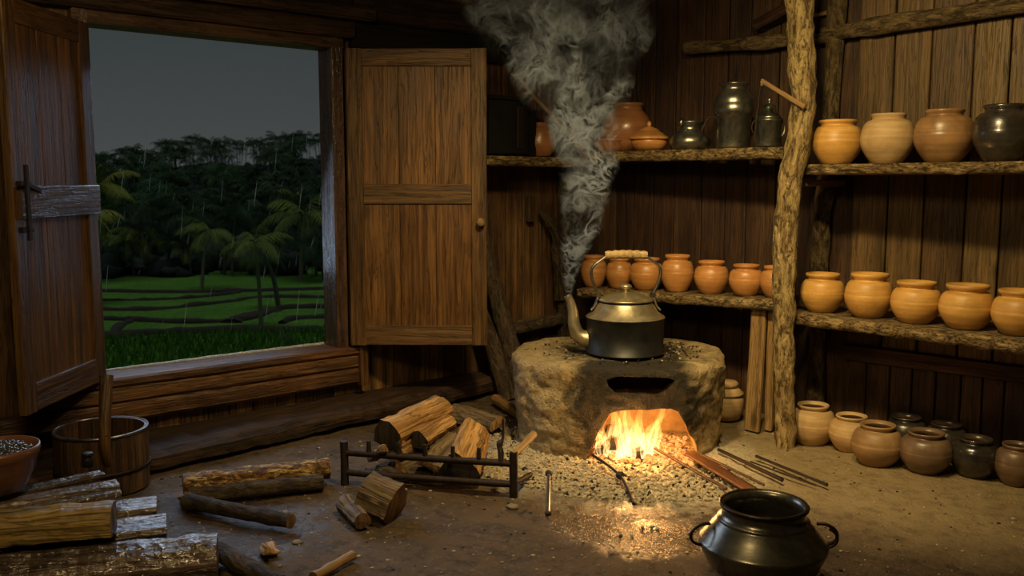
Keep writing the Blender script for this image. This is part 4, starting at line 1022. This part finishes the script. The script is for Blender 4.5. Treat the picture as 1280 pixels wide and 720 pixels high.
support('wooden_pestle', [a + V((.02, -.02, .01)), e0 + V((.02, -.03, -.02)), b], (.016, .026), 'round wooden pestle leaning upright against the front of the tub', 'pestle', mat='beam_warm', rough=.002, k=14, tone=.9)

# ================================================================== THINGS ON THE FLOOR ROUND THE HEARTH
def rod(name, x1, y1, x2, y2, r, label, mat='iron', z1=.03, z2=.02, cat='rod', k=8):
    return support(name, [pz(x1, y1, z1), pz(x1, y1, z1).lerp(pz(x2, y2, z2), .5), pz(x2, y2, z2)], r, label, cat, mat=mat, rough=.0015, k=k, n=12)
M['brownmetal'] = metal('heat_browned_iron', (.12, .055, .028), .5, .4, .3, (.05, .025, .014), .4, 40)
rod('thin_rod', 818, 560, 908, 611, .007, 'thin rusty rod running out of the fire, left of the wide slat', 'brownmetal', .05, .015)
tag(MB().beam(pz(862, 566, .045), pz(945, 616, .018), .055, .012, side=(1, .2, 0), n=10, rough=.002, tone=.5).build('wooden_board', wood('reddish_slat', (.10, .035, .012), (.26, .10, .035), rough=.5, knots=False)), 'wide reddish-brown board lying with one end towards the fire', 'board')
rod('thin_rod', 876, 568, 955, 606, .006, 'thin brown rod lying along the right side of the wide slat', 'brownmetal', .05, .03)
rod('thin_rod', 898, 562, 978, 600, .008, 'dark iron rod on the ash right of the wide slat', 'iron', .025, .015)
rod('thin_rod', 945, 570, 1034, 606, .007, 'outermost dark rod lying nearest the floor jars', 'iron', .02, .015)
rod('thin_rod', 938, 577, 1020, 607, .004, 'very thin rod beside the outermost dark rod', 'iron', .015, .012)
P1, P2, P3 = pz(741, 569, .05), pz(775, 594, .045), pz(792, 630, .012)
t = empty('iron_poker', (P2.x, P2.y, 0), 'black iron poker with a lump in its middle lying on the ash heap', 'poker')
o = P2.copy(); o.z = 0
MB().tube(smooth_path([P1 - o, P2 - o, P3 - o], 16), .0065, 8).build('rod', M['iron'], t)
MB().blob(P2 - o, .017, sub=2, rough=.5).build('lump', M['iron'], t)
P1, P2 = pz(686, 592, .05), pz(685, 642, .012)
t = empty('iron_bolt_rod', (P2.x, P2.y, 0), 'short iron rod with a knobbed head lying left of the poker', 'rod')
o = P2.copy(); o.z = 0
MB().tube([P1 - o, (P1 - o).lerp(P2 - o, .5), P2 - o], .0075, 8).build('rod', M['steel'], t)
MB().blob(P1 - o, .016, sub=2, rough=.4).build('knob', M['iron'], t); MB().blob(P2 - o, .012, sub=2, rough=.4).build('knob', M['iron'], t)

# stacked grey pot behind the stove
P = pz(912, 527); P = P + V((-.06, .05, 0)); q = .0039
t = empty('stacked_pot', (P.x, P.y, 0), 'dusty grey pot with stacked lids behind the right of the stove', 'pot')
MB().lathe([(0, 0), (.07, 0), (.09, .04), (.092, .10), (.08, .13), (0, .13)], 32, wob=.03).build('pot_body', M['clay_tan'], t)
MB().lathe([(0, .13), (.088, .128), (.090, .14), (.06, .165), (.045, .17), (0, .17)], 32, wob=.03).build('lid', M['clay_tan'], t)
MB().lathe([(0, .17), (.058, .172), (.060, .19), (.05, .20), (0, .20)], 32, wob=.03).build('upper_lid', M['clay_tan'], t)

# foreground metal pot
P = pz(952, 722); P.z = 0; q = depth(P) / FPX
t = empty('metal_cooking_pot', P + V((0, 0, -.0)), 'blackened metal pot with two loop handles at the bottom edge', 'pot')
k = 1.0
MB().lathe([(0, .0), (.10, .0), (.13, .01), (.17, .05), (.193, .10), (.198, .112), (.201, .118), (.198, .124), (.193, .128), (.165, .165), (.145, .188), (.141, .192), (.143, .196), (.139, .199), (.131, .205), (.127, .222), (.130, .232), (.136, .240), (.134, .245), (.126, .244), (.118, .225), (.125, .20), (.16, .16), (.18, .11), (.15, .04), (0, .015)], 72).build('pot_body', M['potmetal'], t)
MB().lathe([(.128, .231), (.137, .236), (.1385, .242), (.134, .247), (.126, .2455), (.125, .240), (.128, .231)], 72).build('rim', M['potrim'], t)
for s_ in (-1, 1):
    c = RT * s_ * .185 + V((0, 0, .145)); out_ = (RT * s_).normalized()
    pts = arc(c, .045, .035, -pi * .5, pi * .62, (out_, (zv * .85 + FW * .0).normalized() + HD * .0))
    pts = [p + HD * (.02 * sin(i / 13 * pi)) for i, p in enumerate(pts)]
    h_ = MB().tube(pts, .0055, 10).build('handle', M['potrim'], t)
    if s_ == 1:
        h2 = MB().tube([p + HD * .03 - out_ * .006 for p in pts[:11]], .004, 8).build('handle_wire', M['potrim'], h_)

# stones and grit
for (x, y, r, lb) in [(641, 632, .022, 'flat grey stone on the floor in front of the rack post'), (372, 677, .016, 'small pale stone on the floor near the bottom edge'), (357, 620 + 18, .014, 'small stone beside the tip of the thin dark log'),
                      (484, 668, .006, 'tiny white pebble near the chunky block')]:
    P = pz(x, y); mb = MB(); mb.blob((0, 0, r * .25), r, sub=2, ax=(1.2, .9, .5), rough=.35)
    tag(mb.build('stone', M['stone'], None, (P.x, P.y, floor_h(P.x, P.y))), lb, 'stone')
mb = MB()
for i in range(1500):
    x = random.uniform(.45, 3.2); y = random.uniform(-3.2, .05); s_ = random.choice([.003, .004, .005, .007]) * random.uniform(.7, 1.3)
    mb.blob((x, y, floor_h(x, y) + s_ * .2), s_, sub=1, ax=(1.1, .9, .55), rough=.4, mi=random.choice([0, 0, 1, 2]))
tag(mb.build('floor_grit', [M['stone'], M['ashbit'], M['char']]), 'small stones and grit strewn over the earth floor', 'grit', kind='stuff')

# ================================================================== OUTSIDE
ZF = -5.75
def m_field():
    m, t, out = nt('rice_field'); k = N(t); P = k.n('NewGeometry').outputs['Position']
    n1 = k.noise(P, .25, 5, .6); n2 = k.noise(k.vmul(P, (1, 1, 1)), 3.5, 4, .7)
    col = k.ramp(n1, [(.35, (.050, .13, .007)), (.65, (.085, .20, .011))])
    col = k.mix(k.ramp(n2, [(.36, .6), (.55, 0)]), col, (.012, .055, .006))
    k.bsdf(out, col, .8, 0, .2, k.bump(n2, 1.0, .3)); return m
M['field'] = m_field()
M['bund'] = m_flat('earth_bund', (.026, .018, .010), .9, 1.2, .5, .8)
M['forest'] = m_flat('forest_floor', (.010, .018, .010), .95, .9, .7, 1.0)
mb = MB()
def hdir(px): r = ray(px, 300); return V((r.x, r.y, 0)).normalized()
def outp(px, dist, z): h = hdir(px); return V((EYE.x + h.x * dist, EYE.y + h.y * dist, z))
cols = [V((-6, -60, ZF)), V((-6, 60, ZF)), V((-150, 160, ZF)), V((-190, -60, ZF))]
ids = [mb.vert(p) for p in cols]; mb.face(ids[::1])
struct(mb.build('ground', M['field']))
def bund(pts, w, h, label):
    P = [pz(x, y, ZF) for x, y in pts]; sp = smooth_path(P, max(10, 6 * len(P)))
    mb = MB(); w *= .8; h *= .7; pf = [(-w, -.3), (w, -.3), (w * .8, h * .6), (w * .3, h), (-w * .3, h), (-w * .8, h * .6)]
    mb.loft([(p, 1.0) for p in sp], pf, rough=.12, rs=.9)
    return tag(mb.build('field_bund', M['bund']), label, 'bund')
bund([(90, 425), (132, 423), (190, 418), (250, 416), (347, 415), (440, 415)], .35, .40, 'thickest muddy bund crossing the near rice field')
bund([(347, 415), (356, 424), (374, 436), (384, 446)], .22, .25, 'short bund branching down from the thickest one at the right')
bund([(100, 400), (130, 400), (164, 401), (230, 404), (292, 402), (325, 396), (357, 386), (440, 385)], .25, .32, 'winding bund crossing the middle of the field')
bund([(140, 419), (150, 408), (163, 402)], .35, .25, 'diagonal bund joining the two near bunds at the left')
bund([(352, 405), (365, 400), (390, 398), (440, 397)], .28, .28, 'curved bund at the right edge of the window view')
bund([(288, 404), (312, 394), (345, 388)], .7, .22, 'broad muddy bank beside the palm trunk')
bund([(100, 387), (180, 388), (240, 383), (292, 377), (330, 372), (440, 373)], .28, .26, 'bund in front of the far palms with a bend in its middle')
bund([(100, 376), (200, 375), (260, 371), (300, 366)], .22, .22, 'thin far bund at the left half of the field')
bund([(90, 364), (220, 366), (330, 364), (440, 361)], .3, .28, 'farthest bund running below the palm grove')
mb = MB()   # young rice in rows
for i in range(7500):
    px = random.uniform(105, 440); d = random.uniform(25, 44); p = outp(px, d, ZF)
    row = round(p.x / .32); p.x = row * .32 + random.uniform(-.04, .04)
    hgt = random.uniform(.28, .45)
    for j in range(2):
        a = random.uniform(0, 6.28); w = .035; dx, dy = cos(a) * w, sin(a) * w; lx, ly = random.uniform(-.12, .12), random.uniform(-.12, .12)
        q = [mb.vert((p.x - dx, p.y - dy, ZF)), mb.vert((p.x + dx, p.y + dy, ZF)), mb.vert((p.x + lx, p.y + ly, ZF + hgt))]
        mb.face(q, 0, False)
tag(mb.build('rice_plants', m_flat('rice_leaves', (.08, .22, .012), .7, 2, .5, .1)), 'young green rice plants growing in rows in the near field', 'rice', kind='stuff')
# wooded hill
mb = MB()
def hill(px, dist):
    u = min(1, max(0, (dist - 74) / 85)); u2 = u * u * (3 - 2 * u)
    ridge = {0: 4.0}
    t_ = (px - 100) / 320.0
    top = 0.3 + 3.7 * min(1, max(0, (t_ - .15) / .45)) + .8 * math.sin(t_ * 7)
    return ZF + (top - ZF) * u2 + .7 * noise.noise(V((px * .05, dist * .08, 0)))
npx, nd = 110, 40; 
for i in range(npx + 1):
    for j in range(nd + 1):
        px = -300 + 1300 * i / npx; d = 73 + 120 * j / nd; p = outp(px, d, hill(px, d) if d < 160 else hill(px, 160) - (d - 160) * .1)
        mb.vert(p + V((0, 0, .8 * noise.noise(p * .8))))
for i in range(npx):
    for j in range(nd):
        a = i * (nd + 1) + j; mb.face((a, a + nd + 1, a + nd + 2, a + 1))
struct(mb.build('hill', M['forest']))

def m_leaf(name, c1, c2):
    m, t, out = nt(name); k = N(t); tone = k.n('Attribute', attribute_name='tone').outputs['Fac']; P = k.n('TexCoord').outputs['Object']
    k.bsdf(out, k.mix(k.ramp(k.math('ADD', tone, k.math('MULTIPLY', k.noise(P, .9, 3), .4)), [(.3, 0), (1.1, 1)]), c1, c2), .8, 0, .08); return m
M['leafA'] = m_leaf('palm_leaves', (.018, .040, .009), (.16, .19, .04))
M['leafB'] = m_leaf('dark_palm_leaves', (.010, .024, .009), (.034, .062, .022))
M['leafY'] = m_leaf('yellow_green_palm_leaves', (.05, .085, .010), (.24, .23, .04))  # yellow light on the left palms put into their leaf colour
M['trunk'] = m_flat('palm_bark', (.24, .22, .15), .85, 3, .4, .5)
M['trunkD'] = m_flat('dark_palm_bark', (.11, .11, .08), .85, 3, .4, .5)
def crown_mesh(name, nf, L, seg, nl, seed, mat, droop=1.0, wl=.06, lo=-.15):
    rnd = random.Random(seed); mb = MB()
    for f in range(nf):
        a = 2 * pi * f / nf + rnd.uniform(-.25, .25); el = rnd.uniform(lo, 1.25); ln = L * rnd.uniform(.8, 1.1); tn = rnd.random()
        d = V((cos(a), sin(a), 0)); p = V((0, 0, 0)); pts = []; e_ = el
        for i in range(seg + 1):
            pts.append(p.copy()); p = p + (d * cos(e_) + V((0, 0, sin(e_)))) * (ln / seg); e_ -= droop * (1.55 / seg) * (0.6 + i / seg * .9)
        s_ = V((-sin(a), cos(a), 0))
        for i in range(seg):
            w = .02 * L / 2.4; ids = [mb.vert(pts[i] - s_ * w, None, tn), mb.vert(pts[i] + s_ * w, None, tn), mb.vert(pts[i + 1] + s_ * w * .7, None, tn), mb.vert(pts[i + 1] - s_ * w * .7, None, tn)]; mb.face(ids)
        for i in range(nl):
            u = .12 + .88 * i / nl; q = u * seg; k_ = min(int(q), seg - 1); b = pts[k_].lerp(pts[k_ + 1], q - k_); tg = (pts[k_ + 1] - pts[k_]).normalized()
            ll = L * .34 * sin(pi * (.12 + .83 * u)) * rnd.uniform(.8, 1.1)
            for sg in (-1, 1):
                dr = (s_ * sg * .8 + tg * .55 + V((0, 0, -.35 - .4 * rnd.random()))).normalized(); w = tg * (wl * L / 2.4)
                tip = b + dr * ll + V((0, 0, -ll * .18))
                ids = [mb.vert(b - w, None, tn), mb.vert(b + w, None, tn), mb.vert(b.lerp(tip, .6) + w * .7, None, tn), mb.vert(tip, None, tn)]; mb.face(ids, 0, False)
    return mb
def trunk_mb(hgt, lean, r0=.16):
    mb = MB(); pts = smooth_path([(0, 0, -.3), (lean[0] * .25, lean[1] * .25, hgt * .4), (lean[0] * .6, lean[1] * .6, hgt * .75), (lean[0], lean[1], hgt)], 12)
    mb.tube(pts, [r0 * (1.2 - .55 * i / 11) for i in range(12)], 8); return mb, V((lean[0], lean[1], hgt))
CM = {}
for kname, mat, nf, seg, nl, sd, wl in [('A', 'leafA', 17, 7, 24, 1, .018), ('A2', 'leafA', 15, 7, 24, 5, .018), ('Y', 'leafY', 18, 7, 24, 9, .022), ('D', 'leafB', 16, 7, 20, 12, .022)]:
    o = crown_mesh('crown', nf, 1.0, seg, nl, sd, mat, wl=wl, droop=1.1, lo=-.6).build('crown', M[mat]); CM[kname] = o.data; bpy.data.objects.remove(o)
def palm(pxb, pyb, pxc, pyc, R, label, kind='A', group=None, dist=None, trunk='trunk', r0=.12, kindname='palm_tree'):
    if dist is None: B = pz(pxb, pyb, ZF)
    else: B = outp(pxb, dist, ZF)
    D = (V((B.x, B.y, 0)) - V((EYE.x, EYE.y, 0))).length
    T_ = outp(pxc, D, 0); r = ray(pxc, pyc); T_.z = EYE.z + r.z * (D / math.hypot(r.x, r.y))
    t = empty(kindname, (B.x, B.y, ZF), label, 'palm tree', group)
    kind = 'D' if trunk == 'trunkD' else kind  # trunkD palms get darker leaves, shading painted in for depth
    mb, top = trunk_mb(T_.z - ZF, (T_.x - B.x, T_.y - B.y), r0); mb.build('trunk', M[trunk], t)
    c = bpy.data.objects.new('crown', CM[kind]); COL.objects.link(c); c.parent = t; c.location = top; c.scale = (R * .86,) * 3; c.rotation_euler = (0, 0, random.uniform(0, 6))
    return t
palm(327, 410, 319, 302, 2.3, 'nearest palm standing out in the rice field by the broad bank', 'A', r0=.10)
palm(349, 385, 330, 318, 2.0, 'bent palm leaning behind the nearest palm', 'A2', r0=.13, trunk='trunkD')
palm(252, 362, 262, 288, 2.7, 'slender palm with a leaning pale trunk left of the nearest palm', 'A', r0=.11)
palm(376, 350, 382, 268, 4.2, 'big spreading palm at the right of the window view', 'A2', r0=.14)
palm(183, 344, 177, 292, 3.0, 'palm with a bright thin trunk in the left half of the grove', 'A', r0=.13)
palm(229, 343, 231, 310, 2.6, 'short palm between two taller ones in the grove', 'A2', r0=.13)
palm(168, 344, 158, 300, 2.4, 'small leaning palm left of the bright thin trunk', 'A', r0=.11)
palm(210, 343, 214, 300, 2.8, 'dark palm right of the bright thin trunk', 'A2', trunk='trunkD')
palm(280, 343, 292, 275, 3.2, 'tall palm just behind the slender leaning palm', 'A', trunk='trunkD')
palm(290, 345, 298, 258, 2.8, 'tall dark palm behind the nearest palm crown', 'A2', trunk='trunkD')
palm(345, 345, 350, 290, 3.0, 'round-headed palm between the nearest and the big spreading palm', 'A', trunk='trunkD')
palm(405, 352, 400, 300, 3.0, 'palm half hidden by the right window jamb', 'A2', trunk='trunkD')
palm(125, 352, 127, 232, 3.6, 'yellow-green palm crown beside the left shutter, the higher one', 'Y')
palm(112, 380, 112, 268, 2.6, 'yellow-green palm crown beside the left shutter, the lower one', 'Y')
palm(238, 344, 236, 268, 3.2, 'palm rising above the short palm in the grove', 'A', trunk='trunkD')
palm(186, 345, 186, 258, 3.2, 'palm above the bright thin trunk at the back of the grove', 'A2', trunk='trunkD')
palm(145, 344, 148, 318, 2.3, 'low dark palm at the left end of the grove', 'A', trunk='trunkD')
palm(332, 344, 330, 268, 2.6, 'palm peeking above the nearest palm crown', 'A2', trunk='trunkD')
palm(395, 345, 394, 320, 3.0, 'low dark palm under the big spreading palm', 'A', trunk='trunkD')
# hill palms: one mesh each, copied
protos = []
for i, kd in enumerate(['B', 'B2']):
    bmh = MB(); pts = smooth_path([(0, 0, -2.4), (.1, 0, -1.2), (.0, .05, 0)], 6); bmh.tube(pts, [.03] * 6, 5)
    cm = crown_mesh('c', 12, 1.0, 5, 10, 20 + i, 'leafB', wl=.05, droop=1.3, lo=-.8); off = len(bmh.v)
    bmh.v += cm.v; bmh.gc += cm.gc; bmh.tone += cm.tone; bmh.f += [tuple(a + off for a in f) for f in cm.f]; bmh.mi += [1] * len(cm.f); bmh.sm += cm.sm
    protos.append(bmh.build('hill_palm', [M['trunkD'], M['leafB']]))
cnt = 0
rnd = random.Random(4)
used = [False, False]
def hill_palm(px, d, grp, lb, s):
    global cnt
    k_ = cnt % 2; cnt += 1
    o = protos[k_] if not used[k_] else protos[k_].copy()
    if used[k_]: COL.objects.link(o)
    used[k_] = True
    p = outp(px, d, hill(px, min(d, 160))); o.location = (p.x, p.y, p.z + s * (2.1 if d > 147 else 1.9)); o.scale = (s, s, s * rnd.uniform(.9, 1.15)); o.rotation_euler = (rnd.uniform(-.1, .1), rnd.uniform(-.1, .1), rnd.uniform(0, 6)); tag(o, lb, 'palm tree', grp)
for i in range(64):
    hill_palm(98 + 345 * (i + rnd.uniform(-.3, .3)) / 64, rnd.uniform(148, 160), 'palms on the skyline of the hill', 'small dark palm silhouetted on the skyline of the hill', rnd.uniform(1.5, 2.3))
for i in range(170):
    hill_palm(rnd.uniform(95, 445), 76 + 60 * rnd.random() ** 1.0, 'palms covering the slope of the hill', 'dark palm on the slope of the wooded hill', rnd.uniform(1.8, 2.7))
mb = MB()
for i in range(1100):
    px = rnd.uniform(-150, 700); d = 72 + 86 * rnd.random() ** 1.0; p = outp(px, d, hill(px, d)); mb.blob((p.x, p.y, p.z + .2), rnd.uniform(.6, 1.5), sub=2, ax=(1, 1, .8), rough=.7)
struct(mb.build('hill', M['forest']))  # undergrowth blobs over the slope, kept under the hill's name
# rain
mb = MB()
mr, t, out = nt('rain_drops'); kk = N(t); kk.bsdf(out, (.8, .85, .9), .3, 0, .8)
for i in range(110):
    d = rnd.uniform(2, 14); px, py = rnd.uniform(100, 430), rnd.uniform(30, 420); h = hdir(px); p = EYE + ray(px, py) * (5 + d); L_ = rnd.uniform(.08, .3)
    mb.tube([p, p + V((.012, .012, L_ * .5)), p + V((.025, .025, L_))], [.0006, .0021, .0006], 5)
tag(mb.build('rain', mr), 'fine slanting rain falling outside the window', 'rain', kind='stuff')

# ================================================================== STEAM
def steam():
    # centre line in the plane facing the camera through the spout tip
    d0 = depth(tipw)
    ctr = [(372, 711, 5), (355, 711, 8), (335, 714, 13), (300, 722, 24), (270, 727, 30), (240, 733, 36), (215, 735, 40), (190, 732, 44), (165, 728, 52), (130, 722, 62), (95, 714, 86), (55, 705, 112), (20, 700, 128), (-30, 700, 140)]
    pts = []; rr = []
    for (y, x, r) in ctr:
        p = pd(x, y, d0 + .02); pts.append(p); rr.append(r * d0 / FPX)
    zmin, zmax = tipw.z, pts[-1].z
    mb = MB(); kk = 20
    mb.tube(smooth_path(pts, 40), [r * 1.12 for r in [rr[min(int(i / 39 * 13), 12)] * (1 - (i / 39 * 13) % 1) + rr[min(int(i / 39 * 13) + 1, 13)] * ((i / 39 * 13) % 1) for i in range(40)]], kk, side=RT)
    m, t, out = nt('kettle_steam'); k = N(t)
    P = k.n('NewGeometry').outputs['Position']
    rel = k.n('VectorMath', {0: P, 1: tuple(tipw)}, operation='SUBTRACT').outputs[0]
    u = k.n('VectorMath', {0: rel, 1: tuple(RT)}, operation='DOT_PRODUCT').outputs[1]
    hd = V((FW.x, FW.y, 0)).normalized(); w = k.n('VectorMath', {0: rel, 1: tuple(hd)}, operation='DOT_PRODUCT').outputs[1]
    z = k.n('SeparateXYZ', {0: rel}).outputs[2]; H = zmax - tipw.z
    zn = k.math('DIVIDE', z, H, clamp=True)
    def curve(vals, lo, hi):
        q = k.n('FloatCurve', {1: zn}); c = q.mapping.curves[0]
        fs = [(max(0, min(1, (p.z - tipw.z) / H)), (v - lo) / (hi - lo)) for p, v in zip(pts, vals)]
        c.points[0].location = fs[0]; c.points[-1].location = fs[-1]
        for f in fs[1:-1]: c.points.new(*f)
        q.mapping.update(); return k.math('MULTIPLY_ADD', q.outputs[0], hi - lo, lo)
    us = [(p - tipw).dot(RT) for p in pts]; wv = [(p - tipw).dot(hd) for p in pts]
    uc = curve(us, -.5, .5); rc = curve(rr, 0, 1.0); wc = curve(wv, -.5, 1.0)
    # warp
    wn1 = k.noise(k.vadd(P, (3, 1, 0)), 3.2, 2, .5, col=True); wn2 = k.noise(P, 11, 2, .5, col=True)
    P = k.n('CombineXYZ', {0: u, 1: k.math('MULTIPLY', w, .3), 2: z}).outputs[0]
    wn1 = k.noise(k.vadd(P, (3, 1, 0)), 4.0, 2, .5, col=True); wn2 = k.noise(P, 12, 2, .5, col=True)
    Pw = k.vadd(P, k.vmul(k.vadd(wn1, (-.5, -.5, -.5)), (.55, .55, .55)))
    Pw = k.vadd(Pw, k.vmul(k.vadd(wn2, (-.5, -.5, -.5)), (.13, .13, .13)))
    uw = k.math('ADD', u, k.math('MULTIPLY', k.math('SUBTRACT', k.noise(P, 5.0, 2, .5), .5), k.math('MULTIPLY', rc, .9)))
    du = k.math('DIVIDE', k.math('SUBTRACT', uw, uc), rc); dw = k.math('DIVIDE', k.math('SUBTRACT', w, wc), k.math('MULTIPLY', rc, .55))
    dist = k.math('SQRT', k.math('ADD', k.math('MULTIPLY', du, du), k.math('MULTIPLY', dw, dw)))
    env = k.n('MapRange', {0: dist, 1: 1.05, 2: .45, 3: 0.0, 4: 1.0}, interpolation_type='SMOOTHSTEP').outputs[0]
    na = k.noise(k.vmul(Pw, (1, 1, .8)), 9.0, 1.5, .5)
    ridge = k.math('SUBTRACT', 1.0, k.math('MULTIPLY', k.math('ABSOLUTE', k.math('SUBTRACT', na, .5)), 17.0), clamp=True)
    ridge = k.math('POWER', ridge, 1.6)
    nb = k.noise(k.vadd(Pw, (9, 4, 2)), 21.0, 1.5, .5)
    ridge2 = k.math('POWER', k.math('SUBTRACT', 1.0, k.math('MULTIPLY', k.math('ABSOLUTE', k.math('SUBTRACT', nb, .5)), 11.0), clamp=True), 1.5)
    nc = k.n('MapRange', {0: k.noise(P, 4.5, 2, .5), 1: .41, 2: .60, 3: .07, 4: 1.0}).outputs[0]
    den = k.math('ADD', k.math('MULTIPLY', ridge, 1.0), k.math('MULTIPLY', ridge2, .55)); den = k.math('ADD', den, .015)
    gain = k.math('DIVIDE', .62, k.math('ADD', rc, .035))
    den = k.math('MULTIPLY', k.math('MULTIPLY', den, env), k.math('MULTIPLY', nc, gain))
    fade = k.n('MapRange', {0: zn, 1: .55, 2: 1.0, 3: 1.0, 4: .75}).outputs[0]
    den = k.math('MULTIPLY', den, k.math('MULTIPLY', fade, STEAM))
    vs = k.n('VolumePrincipled', {'Color': (.64, .75, 1.0, 1), 'Density': den, 'Anisotropy': .0}); t.links.new(vs.outputs[0], out.inputs['Volume'])
    o = mb.build('kettle_steam', m); return tag(o, 'curling bluish steam rising from the kettle spout to the roof', 'steam', kind='stuff')
STEAM = 13.0
steam()
